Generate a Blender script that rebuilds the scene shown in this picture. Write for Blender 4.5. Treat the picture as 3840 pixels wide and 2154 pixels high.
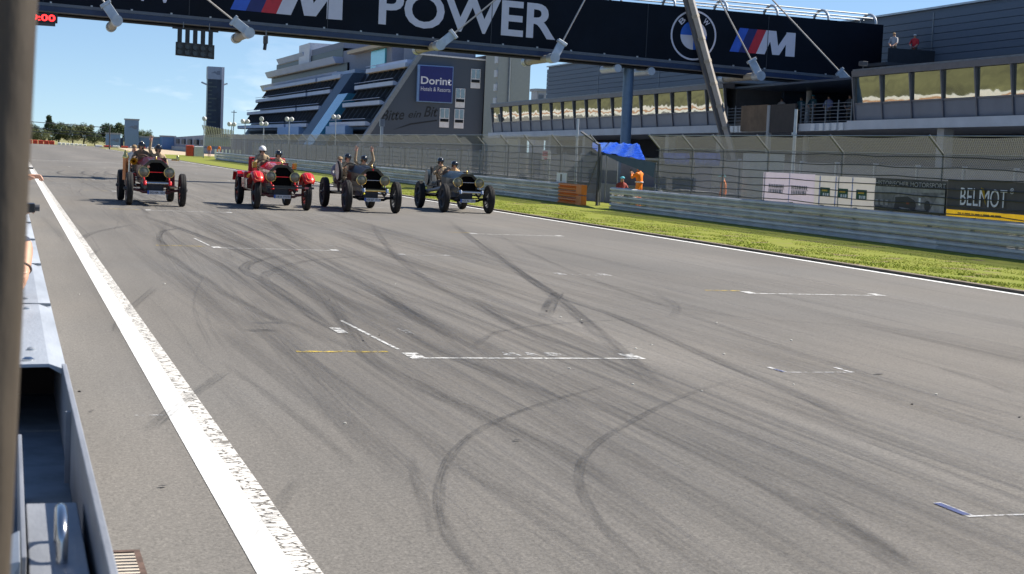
import bpy, math, random
import numpy as np
from mathutils import Vector, Matrix
for o in list(bpy.data.objects): bpy.data.objects.remove(o, do_unlink=True)
R = math.radians
rnd = random.Random(7)
SC = bpy.context.scene
COL = SC.collection
# ------------------------------------------------------------------ camera
cd = bpy.data.cameras.new('camera'); cam = bpy.data.objects.new('camera', cd); COL.objects.link(cam)
YAW, PITCH, ROLL, CAMH = 0.3095, 0.0826, 0.0433, 2.0406
_f = Vector((math.sin(YAW)*math.cos(PITCH), math.cos(YAW)*math.cos(PITCH), -math.sin(PITCH)))
_r = Vector((math.cos(YAW), -math.sin(YAW), 0)); _u = _r.cross(_f)
_r2 = math.cos(ROLL)*_r + math.sin(ROLL)*_u; _u2 = -math.sin(ROLL)*_r + math.cos(ROLL)*_u
m = Matrix((_r2, _u2, -_f)).transposed().to_4x4(); m.translation = (0, 0, CAMH)
cam.matrix_world = m
cd.sensor_width = 36; cd.lens = 5947.2/3840*36; cd.clip_start = .05; cd.clip_end = 6000
cd.dof.use_dof = True; cd.dof.focus_distance = 46; cd.dof.aperture_fstop = 9
SC.camera = cam
# ------------------------------------------------------------------ world, sun, exposure
SUN_EL, SUN_AZ = R(47), R(87)     # azimuth measured from +Y (along the track) towards +X
w = bpy.data.worlds.new('World'); SC.world = w; w.use_nodes = True
nt = w.node_tree; nt.nodes.clear()
sky = nt.nodes.new('ShaderNodeTexSky'); sky.sky_type = 'NISHITA'; sky.sun_disc = False
sky.sun_elevation = SUN_EL; sky.sun_rotation = SUN_AZ; sky.altitude = 600; sky.air_density = .9; sky.dust_density = 0; sky.ozone_density = 4
lift = nt.nodes.new('ShaderNodeVectorMath'); lift.operation = 'ADD'; lift.inputs[1].default_value = (0, 0, .05)   # clear mountain air: no milky band at the horizon
skn = nt.nodes.new('ShaderNodeVectorMath'); skn.operation = 'NORMALIZE'
bg = nt.nodes.new('ShaderNodeBackground'); bg.inputs[1].default_value = .084
wo = nt.nodes.new('ShaderNodeOutputWorld')
geo = nt.nodes.new('ShaderNodeTexCoord'); sep = nt.nodes.new('ShaderNodeSeparateXYZ'); nt.links.new(geo.outputs['Generated'], sep.inputs[0])
nt.links.new(geo.outputs['Generated'], lift.inputs[0]); nt.links.new(lift.outputs[0], skn.inputs[0]); nt.links.new(skn.outputs[0], sky.inputs[0])
mp = nt.nodes.new('ShaderNodeMapping'); mp.inputs['Scale'].default_value = (10, 10, 34); mp.inputs['Location'].default_value = (3.1, 1.7, 0.2); nt.links.new(geo.outputs['Generated'], mp.inputs[0])
nz = nt.nodes.new('ShaderNodeTexNoise'); nz.inputs['Scale'].default_value = 1.0; nz.inputs['Detail'].default_value = 6; nz.inputs['Roughness'].default_value = .55; nt.links.new(mp.outputs[0], nz.inputs['Vector'])
rp = nt.nodes.new('ShaderNodeMapRange'); rp.inputs[1].default_value = .53; rp.inputs[2].default_value = .72; nt.links.new(nz.outputs[0], rp.inputs[0])
el = nt.nodes.new('ShaderNodeMapRange'); el.inputs[1].default_value = .085; el.inputs[2].default_value = .01; nt.links.new(sep.outputs[2], el.inputs[0])
mu = nt.nodes.new('ShaderNodeMath'); mu.operation = 'MULTIPLY'; nt.links.new(rp.outputs[0], mu.inputs[0]); nt.links.new(el.outputs[0], mu.inputs[1])
mu2 = nt.nodes.new('ShaderNodeMath'); mu2.operation = 'MULTIPLY'; mu2.inputs[1].default_value = .5; nt.links.new(mu.outputs[0], mu2.inputs[0])
mx = nt.nodes.new('ShaderNodeMix'); mx.data_type = 'RGBA'; nt.links.new(mu2.outputs[0], mx.inputs[0]); nt.links.new(sky.outputs[0], mx.inputs[6]); mx.inputs[7].default_value = (10.5, 10.6, 11.0, 1)
nt.links.new(mx.outputs[2], bg.inputs[0]); nt.links.new(bg.outputs[0], wo.inputs[0])
sl = bpy.data.lights.new('sun', 'SUN'); sl.energy = 5.0; sl.angle = R(.53); sl.color = (1, .93, .82)
so = bpy.data.objects.new('sun', sl); COL.objects.link(so)
sd = Vector((math.cos(SUN_EL)*math.sin(SUN_AZ), math.cos(SUN_EL)*math.cos(SUN_AZ), math.sin(SUN_EL)))
so.rotation_euler = sd.to_track_quat('Z', 'Y').to_euler(); so.location = (60, 60, 80)
vs = SC.view_settings; vs.view_transform = 'Standard'; vs.look = 'None'; vs.exposure = .78; vs.gamma = 1; vs.use_curve_mapping = False
SC.cycles.transparent_max_bounces = 24; SC.cycles.max_bounces = 8

# ------------------------------------------------------------------ helpers
def sgn(v): return 1 if v > 0 else -1
class MB:
    def __init__(s): s.v = []; s.f = []
    def add(s, vs, fs):
        n = len(s.v); s.v += [tuple(p) for p in vs]; s.f += [tuple(i+n for i in f) for f in fs]; return s
    def box(s, x0, x1, y0, y1, z0, z1):
        return s.add([(x0,y0,z0),(x1,y0,z0),(x1,y1,z0),(x0,y1,z0),(x0,y0,z1),(x1,y0,z1),(x1,y1,z1),(x0,y1,z1)],
            [(0,3,2,1),(4,5,6,7),(0,1,5,4),(1,2,6,5),(2,3,7,6),(3,0,4,7)])
    def hexa(s, p):  # 8 points: bottom 4 ccw, top 4 ccw
        return s.add(p, [(0,3,2,1),(4,5,6,7),(0,1,5,4),(1,2,6,5),(2,3,7,6),(3,0,4,7)])
    def beam(s, a, b, w, h, up=(0,0,1)):
        a = Vector(a); b = Vector(b); d = (b-a).normalized(); up = Vector(up)
        if abs(d.dot(up)) > .98: up = Vector((0,1,0))
        x = d.cross(up).normalized()*w/2; y = x.cross(d).normalized()*h/2
        return s.hexa([a-x-y, a+x-y, b+x-y, b-x-y, a-x+y, a+x+y, b+x+y, b-x+y])
    def prism(s, poly, vec):
        n = len(poly); p = [Vector(q) for q in poly]; q = [a+Vector(vec) for a in p]
        return s.add(p+q, [tuple(range(n))[::-1], tuple(range(n, 2*n))]+[(i, (i+1) % n, n+(i+1) % n, n+i) for i in range(n)])
    def tube(s, pts, r, n=8, cap=True):
        P = [Vector(p) for p in pts]; k = len(P); rr = r if isinstance(r, (list, tuple)) else [r]*k
        vs = []; fs = []; ref = None
        for i in range(k):
            d = ((P[min(i+1, k-1)]-P[max(i-1, 0)])).normalized()
            if ref is None: ref = Vector((0,0,1)) if abs(d.z) < .9 else Vector((1,0,0))
            x = d.cross(ref).normalized(); y = x.cross(d).normalized(); ref = y
            for j in range(n):
                a = 2*math.pi*j/n; vs.append(P[i]+(x*math.cos(a)+y*math.sin(a))*rr[i])
        for i in range(k-1):
            for j in range(n):
                fs.append((i*n+j, i*n+(j+1) % n, (i+1)*n+(j+1) % n, (i+1)*n+j))
        if cap: fs += [tuple(range(n))[::-1], tuple(range((k-1)*n, k*n))]
        return s.add(vs, fs)
    def lathe(s, prof, org, axis, n=20, close=False):
        ax = Vector(axis).normalized(); o = Vector(org); t = Vector((0,0,1)) if abs(ax.z) < .9 else Vector((1,0,0))
        x = ax.cross(t).normalized(); y = ax.cross(x); vs = []; k = len(prof)
        for r, h in prof:
            for j in range(n):
                a = 2*math.pi*j/n; vs.append(o+ax*h+(x*math.cos(a)+y*math.sin(a))*r)
        fs = [(i*n+j, i*n+(j+1) % n, ((i+1) % k)*n+(j+1) % n, ((i+1) % k)*n+j) for i in range(k if close else k-1) for j in range(n)]
        if not close: fs += [tuple(range(n))[::-1], tuple(range((k-1)*n, k*n))]
        return s.add(vs, fs)
    def ell(s, c, r, nu=14, nv=8, t0=-90, t1=90, rot=None):
        vs = []; c = Vector(c)
        for i in range(nv+1):
            t = R(t0+(t1-t0)*i/nv)
            for j in range(nu):
                a = 2*math.pi*j/nu; p = Vector((r[0]*math.cos(t)*math.cos(a), r[1]*math.cos(t)*math.sin(a), r[2]*math.sin(t)))
                if rot: p = rot @ p
                vs.append(c+p)
        fs = [(i*nu+j, i*nu+(j+1) % nu, (i+1)*nu+(j+1) % nu, (i+1)*nu+j) for i in range(nv) for j in range(nu)]
        return s.add(vs, fs)
    def torus(s, c, axis, Rr, r, n=24, k=8):
        return s.lathe([(Rr+r*math.cos(2*math.pi*i/k), r*math.sin(2*math.pi*i/k)) for i in range(k)], c, axis, n, True)
    def quad(s, *p): return s.add(p, [tuple(range(len(p)))])

def root_of(o):
    while o.parent: o = o.parent
    return o
def obj(name, mb, mat, parent=None, org=(0,0,0), smooth=False, bevel=0):
    o_ = Vector(org) if parent is None else Vector(root_of(parent).location)
    me = bpy.data.meshes.new(name)
    me.from_pydata([(p[0]-o_.x, p[1]-o_.y, p[2]-o_.z) for p in mb.v], [], mb.f)
    for mm in (mat if isinstance(mat, (list, tuple)) else [mat]): me.materials.append(mm)
    me.validate(); me.update()
    if smooth:
        me.polygons.foreach_set('use_smooth', [True]*len(me.polygons))
        try: me.set_sharp_from_angle(angle=R(40))
        except Exception: pass
    ob = bpy.data.objects.new(name, me); COL.objects.link(ob)
    if parent is None: ob.location = o_
    else: ob.parent = parent
    if bevel:
        b = ob.modifiers.new('bevel', 'BEVEL'); b.width = bevel; b.segments = 2; b.limit_method = 'ANGLE'
    return ob
def tag(o, label, cat, group=None):
    o['label'] = label; o['category'] = cat
    if group: o['group'] = group
    return o
def thing(name, label, cat, loc=(0,0,0), group=None):
    o = bpy.data.objects.new(name, None); COL.objects.link(o); o.location = loc; o.empty_display_size = .3
    return tag(o, label, cat, group)
def struct(o): o['kind'] = 'structure'; return o
def like(src, name, parent, off):   # another piece sharing mesh data
    o = bpy.data.objects.new(name, src.data); COL.objects.link(o); o.parent = parent; o.location = off
    return o

def mat(name, col, rough=.6, metal=0., var=.12, scale=3., bump=0., bscale=40., spec=.5, coat=0., stretch=None, emit=0.):
    m = bpy.data.materials.new(name); m.use_nodes = True; t = m.node_tree; b = t.nodes['Principled BSDF']
    b.inputs['Roughness'].default_value = rough; b.inputs['Metallic'].default_value = metal
    b.inputs['Specular IOR Level'].default_value = spec; b.inputs['Coat Weight'].default_value = coat
    tc = t.nodes.new('ShaderNodeTexCoord'); mp = t.nodes.new('ShaderNodeMapping'); t.links.new(tc.outputs['Object'], mp.inputs[0])
    if stretch: mp.inputs['Scale'].default_value = stretch
    n = t.nodes.new('ShaderNodeTexNoise'); n.inputs['Scale'].default_value = scale; n.inputs['Detail'].default_value = 5; n.inputs['Roughness'].default_value = .6
    t.links.new(mp.outputs[0], n.inputs['Vector'])
    r = t.nodes.new('ShaderNodeMapRange'); r.inputs[1].default_value = .3; r.inputs[2].default_value = .7; t.links.new(n.outputs[0], r.inputs[0])
    x = t.nodes.new('ShaderNodeMix'); x.data_type = 'RGBA'; t.links.new(r.outputs[0], x.inputs[0])
    x.inputs[6].default_value = tuple(max(0, c*(1-var)) for c in col)+(1,); x.inputs[7].default_value = tuple(min(1, c*(1+var)) for c in col)+(1,)
    t.links.new(x.outputs[2], b.inputs['Base Color'])
    if bump:
        n2 = t.nodes.new('ShaderNodeTexNoise'); n2.inputs['Scale'].default_value = bscale; n2.inputs['Detail'].default_value = 4
        t.links.new(mp.outputs[0], n2.inputs['Vector'])
        bp = t.nodes.new('ShaderNodeBump'); bp.inputs['Strength'].default_value = bump; bp.inputs['Distance'].default_value = .02
        t.links.new(n2.outputs[0], bp.inputs['Height']); t.links.new(bp.outputs[0], b.inputs['Normal'])
    if emit:
        b.inputs['Emission Color'].default_value = tuple(col)+(1,); b.inputs['Emission Strength'].default_value = emit
    return m

def text(name, s, p0, u, v, w_, h_, mt, parent, bold=0., shear=0., ext=.004, font_space=1.0, slope=0.):
    """flat lettering fitted into a w x h box whose lower-left corner is p0"""
    c = bpy.data.curves.new('t', 'FONT'); c.body = s; c.offset = bold; c.shear = shear; c.space_character = font_space; c.resolution_u = 4; c.fill_mode = 'FRONT'
    to = bpy.data.objects.new('t', c); COL.objects.link(to)
    dg = bpy.context.evaluated_depsgraph_get(); me = bpy.data.meshes.new_from_object(to.evaluated_get(dg))
    bpy.data.objects.remove(to); bpy.data.curves.remove(c)
    xs = [q.co.x for q in me.vertices]; ys = [q.co.y for q in me.vertices]
    x0, x1, y0, y1 = min(xs), max(xs), min(ys), max(ys); u = Vector(u); v = Vector(v); nrm = u.cross(v).normalized()
    o_ = Vector(root_of(parent).location); p0 = Vector(p0)-o_
    for q in me.vertices:
        a = (q.co.x-x0)/(x1-x0)*w_; b = (q.co.y-y0)/(y1-y0)*h_
        q.co = p0+u*a+v*(b+slope*a)+nrm*ext
    me.materials.append(mt); me.name = name
    ob = bpy.data.objects.new(name, me); COL.objects.link(ob); ob.parent = parent
    return ob

# ------------------------------------------------------------------ materials
WHITE = mat('white_paint', (.78,.78,.76), .55, var=.05)
GALV = mat('galvanised', (.42,.45,.48), .42, .55, var=.16, scale=1.5, bump=.1)
GALV_D = mat('galvanised_dark', (.20,.22,.24), .5, .4, var=.2, scale=2)
STEELP = mat('steel_pale', (.45,.5,.55), .4, .3, var=.15, scale=3)
BLACK = mat('black_paint', (.012,.013,.015), .35, var=.2)
RUBBER = mat('tyre_rubber', (.017,.016,.016), .8, var=.25, scale=9, bump=.3, bscale=30)
CONC = mat('concrete', (.42,.42,.41), .85, var=.14, scale=.8, bump=.15)
CONC_L = mat('concrete_pale', (.58,.59,.6), .8, var=.1, scale=.6)
DARKGREY = mat('dark_grey', (.06,.065,.075), .6, var=.15)
SKIN = mat('skin', (.55,.31,.21), .5, var=.1, scale=8)
BRASS = mat('brass', (.80,.56,.20), .22, 1., var=.15, scale=6)
CHROME = mat("chrome", (.55,.56,.57), .22, 1., var=.1)
# ------------------------------------------------------------------ ground, track, kerbs
def asphalt():
    m = bpy.data.materials.new('asphalt'); m.use_nodes = True; t = m.node_tree; b = t.nodes['Principled BSDF']
    N = t.nodes.new; L = t.links.new
    tc = N('ShaderNodeTexCoord')
    def noise(sc, stretch=(1,1,1), det=4, ro=.6):
        mp = N('ShaderNodeMapping'); mp.inputs['Scale'].default_value = stretch; L(tc.outputs['Object'], mp.inputs[0])
        n = N('ShaderNodeTexNoise'); n.inputs['Scale'].default_value = sc; n.inputs['Detail'].default_value = det; n.inputs['Roughness'].default_value = ro; L(mp.outputs[0], n.inputs['Vector']); return n
    def ramp(n, a, b_, c0, c1):
        r = N('ShaderNodeMapRange'); r.inputs[1].default_value = a; r.inputs[2].default_value = b_; r.inputs[3].default_value = c0; r.inputs[4].default_value = c1; L(n.outputs[0], r.inputs[0]); return r
    a = ramp(noise(.35, (1,.25,1), 5), .3, .7, .86, 1.12)          # broad patches stretched along the track
    s = ramp(noise(2.2, (1,.06,1), 4), .3, .7, .93, 1.06)          # streaks of wear along the track
    g = ramp(noise(48, det=4, ro=.8), .34, .66, .58, 1.42)         # aggregate
    g2 = ramp(noise(16, det=4, ro=.7), .3, .7, .84, 1.16)
    def mul(x, y):
        q = N('ShaderNodeMath'); q.operation = 'MULTIPLY'; L(x.outputs[0], q.inputs[0]); L(y.outputs[0], q.inputs[1]); return q
    rl = N('ShaderNodeSeparateXYZ'); L(tc.outputs['Object'], rl.inputs[0])
    dk = N('ShaderNodeMath'); dk.operation = 'SINE'; q_ = N('ShaderNodeMath'); q_.operation = 'MULTIPLY_ADD'; q_.inputs[1].default_value = .9; q_.inputs[2].default_value = -1.6; L(rl.outputs[0], q_.inputs[0]); L(q_.outputs[0], dk.inputs[0])
    rb_ = N('ShaderNodeMapRange'); rb_.inputs[1].default_value = -1; rb_.inputs[2].default_value = 1; rb_.inputs[3].default_value = 1.06; rb_.inputs[4].default_value = .94; L(dk.outputs[0], rb_.inputs[0])   # rubbered lanes
    k = mul(mul(mul(a, s), mul(g, g2)), rb_)
    col = N('ShaderNodeMix'); col.data_type = 'RGBA'; L(ramp(noise(.11, det=3), .35, .65, 0, 1).outputs[0], col.inputs[0])
    col.inputs[6].default_value = (.163,.150,.132,1); col.inputs[7].default_value = (.146,.139,.128,1)
    vm = N('ShaderNodeVectorMath'); vm.operation = 'SCALE'; L(col.outputs[2], vm.inputs[0]); L(k.outputs[0], vm.inputs['Scale'])
    L(vm.outputs[0], b.inputs['Base Color']); b.inputs['Roughness'].default_value = .82; b.inputs['Specular IOR Level'].default_value = .35
    bp = N('ShaderNodeBump'); bp.inputs['Strength'].default_value = .35; bp.inputs['Distance'].default_value = .01; L(noise(60, det=4, ro=.7).outputs[0], bp.inputs['Height']); L(bp.outputs[0], b.inputs['Normal'])
    return m
ASPH = asphalt()
def grassmat(name, c0, c1, c2, soil=(.22,.17,.10)):
    m = bpy.data.materials.new(name); m.use_nodes = True; t = m.node_tree; b = t.nodes['Principled BSDF']; N = t.nodes.new; L = t.links.new
    tc = N('ShaderNodeTexCoord')
    def nz(s, d=4):
        n = N('ShaderNodeTexNoise'); n.inputs['Scale'].default_value = s; n.inputs['Detail'].default_value = d; L(tc.outputs['Object'], n.inputs['Vector'])
        r = N('ShaderNodeMapRange'); r.inputs[1].default_value = .35; r.inputs[2].default_value = .65; L(n.outputs[0], r.inputs[0]); return r
    x = N('ShaderNodeMix'); x.data_type = 'RGBA'; L(nz(.9,6).outputs[0], x.inputs[0]); x.inputs[6].default_value = c0+(1,); x.inputs[7].default_value = c1+(1,)
    y = N('ShaderNodeMix'); y.data_type = 'RGBA'; L(nz(5).outputs[0], y.inputs[0]); L(x.outputs[2], y.inputs[6]); y.inputs[7].default_value = c2+(1,)
    so2 = N('ShaderNodeTexNoise'); so2.inputs['Scale'].default_value = 1.3; so2.inputs['Detail'].default_value = 7; L(tc.outputs['Object'], so2.inputs['Vector'])
    sr2 = N('ShaderNodeMapRange'); sr2.inputs[1].default_value = .58; sr2.inputs[2].default_value = .68; L(so2.outputs[0], sr2.inputs[0])
    w2 = N('ShaderNodeMix'); w2.data_type = 'RGBA'; L(sr2.outputs[0], w2.inputs[0]); L(y.outputs[2], w2.inputs[6]); w2.inputs[7].default_value = soil+(1,); y = w2
    L(y.outputs[2], b.inputs['Base Color']); b.inputs['Roughness'].default_value = .8; b.inputs['Specular IOR Level'].default_value = .2
    return m
GRASS = grassmat('grass_ground', (.17,.21,.02), (.24,.24,.045), (.19,.215,.028))
BLADE = grassmat('grass_blade', (.21,.29,.022), (.34,.36,.05), (.26,.31,.03), (.38,.34,.11))
GRAVEL = mat('gravel_trap', (.46,.37,.26), .95, var=.14, scale=.4)
struct(obj('ground', MB().quad((-2500,-1500,-.06),(2500,-1500,-.06),(2500,3500,-.06),(-2500,3500,-.06)), mat('dry_ground', (.20,.19,.07), .95, var=.3, scale=.03)))
tp = [(.2,-30),(16.98,-30),(16.98,300),(17.3,330),(18.5,352),(21,368),(24,378),(-30,392),(-30,372),(-9,371),(-2,362),(.2,340)]
track = struct(obj('track', MB().add([(x,y,0) for x,y in tp], [tuple(range(len(tp)))]), ASPH))
struct(obj('pit_lane', MB().quad((24.6,-20,.0),(60,-20,.0),(60,196,.0),(24.6,196,.0)), mat('pit_asphalt', (.16,.16,.165), .85, var=.15, scale=.5)))
struct(obj('gravel_trap', MB().quad((18.2,238,-.03),(90,205,-.03),(150,420,-.03),(23,366,-.03)), GRAVEL))
struct(obj('grass_verge', MB().add([(17.28,-25,.02),(23.2,-25,.05),(24.6,-25,.05),(17.28,236,.02),(23.2,236,.05),(30,236,.05)], [(0,1,4,3),(1,2,5,4)]), GRASS))
kerb = struct(obj('kerb', MB().box(17.10,17.28,-25,300,-.05,.045), mat('kerb_concrete', (.19,.155,.12), .9, var=.3, scale=3)))
# grass blades on the verge
gx = []; gf = []
rs = np.random.RandomState(3)
NB = 110000
yy = 21+ (rs.rand(NB)**1.7)*70; xx = 17.22+rs.rand(NB)*6.35
keep = (np.sin(xx*3.1+1.7*np.sin(yy*.9))+np.sin(yy*1.3+2*np.sin(xx*2.1))) > -1.25+.8*rs.rand(NB)
xx = xx[keep]; yy = yy[keep]; NB = len(xx)
xx -= (rs.rand(NB) < .04)*rs.rand(NB)*.14
hh = .008+.03*rs.rand(NB)*(.6+.6*np.sin(xx*1.9+yy*.7)**2); an = rs.rand(NB)*math.tau; ln = rs.randn(NB, 2)*.03; wd = .008+.010*rs.rand(NB)
V = np.zeros((NB, 3, 3)); V[:,0,0] = xx-np.cos(an)*wd; V[:,0,1] = yy-np.sin(an)*wd; V[:,1,0] = xx+np.cos(an)*wd; V[:,1,1] = yy+np.sin(an)*wd
V[:,2,0] = xx+ln[:,0]; V[:,2,1] = yy+ln[:,1]; V[:,0:2,2] = .02; V[:,2,2] = .03+hh
me = bpy.data.meshes.new('verge_grass_blades'); me.vertices.add(NB*3); me.vertices.foreach_set('co', V.ravel()); me.loops.add(NB*3); me.loops.foreach_set('vertex_index', np.arange(NB*3, dtype=np.int32))
me.polygons.add(NB); me.polygons.foreach_set('loop_start', np.arange(0, NB*3, 3, dtype=np.int32)); me.update(); me.validate(); me.materials.append(BLADE)
gb = bpy.data.objects.new('verge_grass_blades', me); COL.objects.link(gb); gb['kind'] = 'stuff'; tag(gb, 'short sunlit grass on the verge between track and guardrail', 'grass')
# painted lines
def strip(x0, x1, y0, y1, z): return MB().quad((x0,y0,z),(x1,y0,z),(x1,y1,z),(x0,y1,z))
LINE = mat('line_white', (.74,.74,.72), .6, var=.13, scale=7, bump=.15)
def worn(name, col, thr=.42, sc=14, cells=False):
    m = bpy.data.materials.new(name); m.use_nodes = True; t = m.node_tree; b = t.nodes['Principled BSDF']; N = t.nodes.new; L = t.links.new
    b.inputs['Base Color'].default_value = col+(1,); b.inputs['Roughness'].default_value = .65
    tc = N('ShaderNodeTexCoord'); tr = N('ShaderNodeBsdfTransparent'); mx_ = N('ShaderNodeMixShader')
    if cells:
        mp = N('ShaderNodeMapping'); mp.inputs['Scale'].default_value = (.75,1.25,1); L(tc.outputs['Object'], mp.inputs[0])
        n0 = N('ShaderNodeTexNoise'); n0.inputs['Scale'].default_value = 9; L(mp.outputs[0], n0.inputs['Vector'])
        ad = N('ShaderNodeMix'); ad.data_type = 'VECTOR'; ad.inputs[0].default_value = .12; L(mp.outputs[0], ad.inputs[4]); L(n0.outputs[1], ad.inputs[5])
        vo = N('ShaderNodeTexVoronoi'); vo.feature = 'DISTANCE_TO_EDGE'; vo.inputs['Scale'].default_value = sc; L(ad.outputs[1], vo.inputs['Vector'])
        r = N('ShaderNodeMapRange'); r.inputs[1].default_value = .03; r.inputs[2].default_value = .085; L(vo.outputs[0], r.inputs[0])
    else:
        n0 = N('ShaderNodeTexNoise'); n0.inputs['Scale'].default_value = sc; n0.inputs['Detail'].default_value = 5; n0.inputs['Roughness'].default_value = .7; L(tc.outputs['Object'], n0.inputs['Vector'])
        r = N('ShaderNodeMapRange'); r.inputs[1].default_value = thr-.07; r.inputs[2].default_value = thr+.07; L(n0.outputs[0], r.inputs[0])
    L(r.outputs[0], mx_.inputs[0]); L(tr.outputs[0], mx_.inputs[1]); L(b.outputs[0], mx_.inputs[2]); L(mx_.outputs[0], t.nodes['Material Output'].inputs[0])
    return m
WORN = worn('worn_white', (.70,.70,.68), .455, 9); FAINT = worn('faint_white', (.55,.55,.54), .52); YEL = worn('worn_yellow', (.55,.40,.06), .50, 8); BLUEW = worn('worn_blue', (.06,.08,.2), .4, 9)
FAINT2 = worn('thin_white', (.66,.66,.66), .47, 11)
CELL = worn('crackled_line', (.66,.64,.6), sc=13, cells=True)
obj('edge_line', strip(1.16,1.345,-10,350,.004), LINE, track)
obj('textured_edge_line', strip(1.345,1.47,-10,200,.0042), CELL, track)
obj('edge_line', strip(16.78,16.95,-20,300,.004), LINE, track)
def slot(x, y, wdt, mt, serif=.35, back=0, wl=.075, sw=.16):
    a = MB().quad((x,y,.0045),(x+wdt,y,.0045),(x+wdt,y+wl,.0045),(x,y+wl,.0045))
    for xs in (x, x+wdt-sw): a.quad((xs,y+wl,.0045),(xs+sw,y+wl,.0045),(xs+sw,y+wl+serif,.0045),(xs,y+wl+serif,.0045))
    obj('grid_slot_marking', a, mt, track)
for i in range(7):
    slot(3.82, 15.1+16*i, 2.5, WORN, .35); slot(11.34, 22.97+16*i, 2.5, WORN, .3)
    obj('yellow_grid_mark', strip(2.76,3.7,15.55+15.9*i,15.65+15.9*i,.0046), YEL, track)
    obj('yellow_grid_mark', strip(10.79,11.4,23.4+16*i,23.5+16*i,.0046), YEL, track)
slot(7.4, 14.12, .8, FAINT2, .35, wl=.035, sw=.05); slot(5.51, 8.07, .8, FAINT2, .36, wl=.03, sw=.06)
obj('blue_slot_edge', strip(5.505,5.56,8.12,8.44,.0051), BLUEW, track); obj('blue_slot_edge', strip(7.405,7.44,14.17,14.36,.0051), BLUEW, track)
slot(7.33, 30.3, 1.1, FAINT, .3, wl=.05); slot(9.2, 26.1, 1.0, FAINT, .4, wl=.05)
obj('diagonal_paint_line', MB().quad((3.83,15.8,.0047),(3.87,15.8,.0047),(3.81,18.45,.0047),(3.77,18.45,.0047)), WORN, track)
obj('diagonal_paint_line', MB().quad((3.80,31.8,.0047),(3.84,31.8,.0047),(3.80,34.1,.0047),(3.76,34.1,.0047)), WORN, track)
obj('small_paint_mark', strip(3.50,3.62,17.2,17.7,.0047), WORN, track); obj('small_paint_mark', strip(4.28,4.36,17.1,17.7,.0047), FAINT, track)
obj('thin_paint_line', strip(.92,1.15,11.9,11.925,.0047), FAINT, track)
for y_ in (84.9, 72.6, 68.2): obj('cross_line', strip(1.6, 8.5, y_, y_+.12, .0045), FAINT, track)
obj('start_line', strip(1.5,16.8,136,136.4,.0045), WORN, track)
for x_, w_ in ((4.85,.2),(5.1,.14),(5.3,.22)): obj('worn_number_mark', MB().quad((x_,15.32,.0048),(x_+w_,15.34,.0048),(x_+w_-.02,15.55,.0048),(x_+.06,15.6,.0048)), FAINT, track)
# rubber marks
def rubbermat():
    m = bpy.data.materials.new('rubber_mark'); m.use_nodes = True; t = m.node_tree; b = t.nodes['Principled BSDF']; N = t.nodes.new; L = t.links.new
    b.inputs['Base Color'].default_value = (.022,.023,.027,1); b.inputs['Roughness'].default_value = .7
    at = N('ShaderNodeAttribute'); at.attribute_name = 'fade'; tc = N('ShaderNodeTexCoord'); mp = N('ShaderNodeMapping'); mp.inputs['Scale'].default_value = (1,.35,1); L(tc.outputs['Object'], mp.inputs[0])
    n = N('ShaderNodeTexNoise'); n.inputs['Scale'].default_value = 22; n.inputs['Detail'].default_value = 6; n.inputs['Roughness'].default_value = .75; L(mp.outputs[0], n.inputs['Vector'])
    r = N('ShaderNodeMapRange'); r.inputs[1].default_value = .28; r.inputs[2].default_value = .72; r.inputs[3].default_value = .25; r.inputs[4].default_value = 1; L(n.outputs[0], r.inputs[0])
    q = N('ShaderNodeMath'); q.operation = 'MULTIPLY'; L(at.outputs['Fac'], q.inputs[0]); L(r.outputs[0], q.inputs[1])
    tr = N('ShaderNodeBsdfTransparent'); mx_ = N('ShaderNodeMixShader'); L(q.outputs[0], mx_.inputs[0]); L(tr.outputs[0], mx_.inputs[1]); L(b.outputs[0], mx_.inputs[2]); L(mx_.outputs[0], t.nodes['Material Output'].inputs[0])
    return m
RUB = rubbermat(); zc = [.006]
def catmull(P, k=8):
    out = []; n = len(P)
    for i in range(n-1):
        p0, p1, p2, p3 = P[max(i-1,0)], P[i], P[i+1], P[min(i+2,n-1)]
        for j in range(k):
            t = j/k; out.append(tuple(.5*((2*p1[c])+(-p0[c]+p2[c])*t+(2*p0[c]-5*p1[c]+4*p2[c]-p3[c])*t*t+(-p0[c]+3*p1[c]-3*p2[c]+p3[c])*t**3) for c in (0,1)))
    out.append(P[-1]); return out
acc = None
def skid(P, wd, a, dens=8, name='tyre_mark'):
    Q = catmull(P, dens) if len(P) > 2 else [tuple(P[0][c]+(P[1][c]-P[0][c])*i/10 for c in (0,1)) for i in range(11)]
    vs_, fs_, fd = [], [], []; n = len(Q); zc[0] += .00012; prof = [(-.5,0)]+[(-.42+.84*q/7, rnd.uniform(.25,1)) for q in range(8)]+[(.5,0)]; K = len(prof); wob = [rnd.uniform(0,6) for _ in prof]
    for i, p in enumerate(Q):
        d = Vector((Q[min(i+1,n-1)][0]-Q[max(i-1,0)][0], Q[min(i+1,n-1)][1]-Q[max(i-1,0)][1])).normalized(); nx, ny = -d.y, d.x
        e = min(1, i/(n*.18), (n-1-i)/(n*.22))
        for c_, (o_, al) in enumerate(prof): vs_.append((p[0]+nx*o_*wd, p[1]+ny*o_*wd, zc[0])); fd.append(max(0, al*(1+.5*math.sin(i*.8+wob[c_])))*a*e)
    for i in range(n-1):
        for j in range(K-1): fs_.append((i*K+j, i*K+j+1, (i+1)*K+j+1, (i+1)*K+j))
    if acc is not None: acc[0].add(vs_, fs_); acc[1].extend(fd); return
    o = obj(name, MB().add(vs_, fs_), RUB, track)
    at = o.data.attributes.new('fade', 'FLOAT', 'POINT'); at.data.foreach_set('value', fd)
    return o
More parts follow.
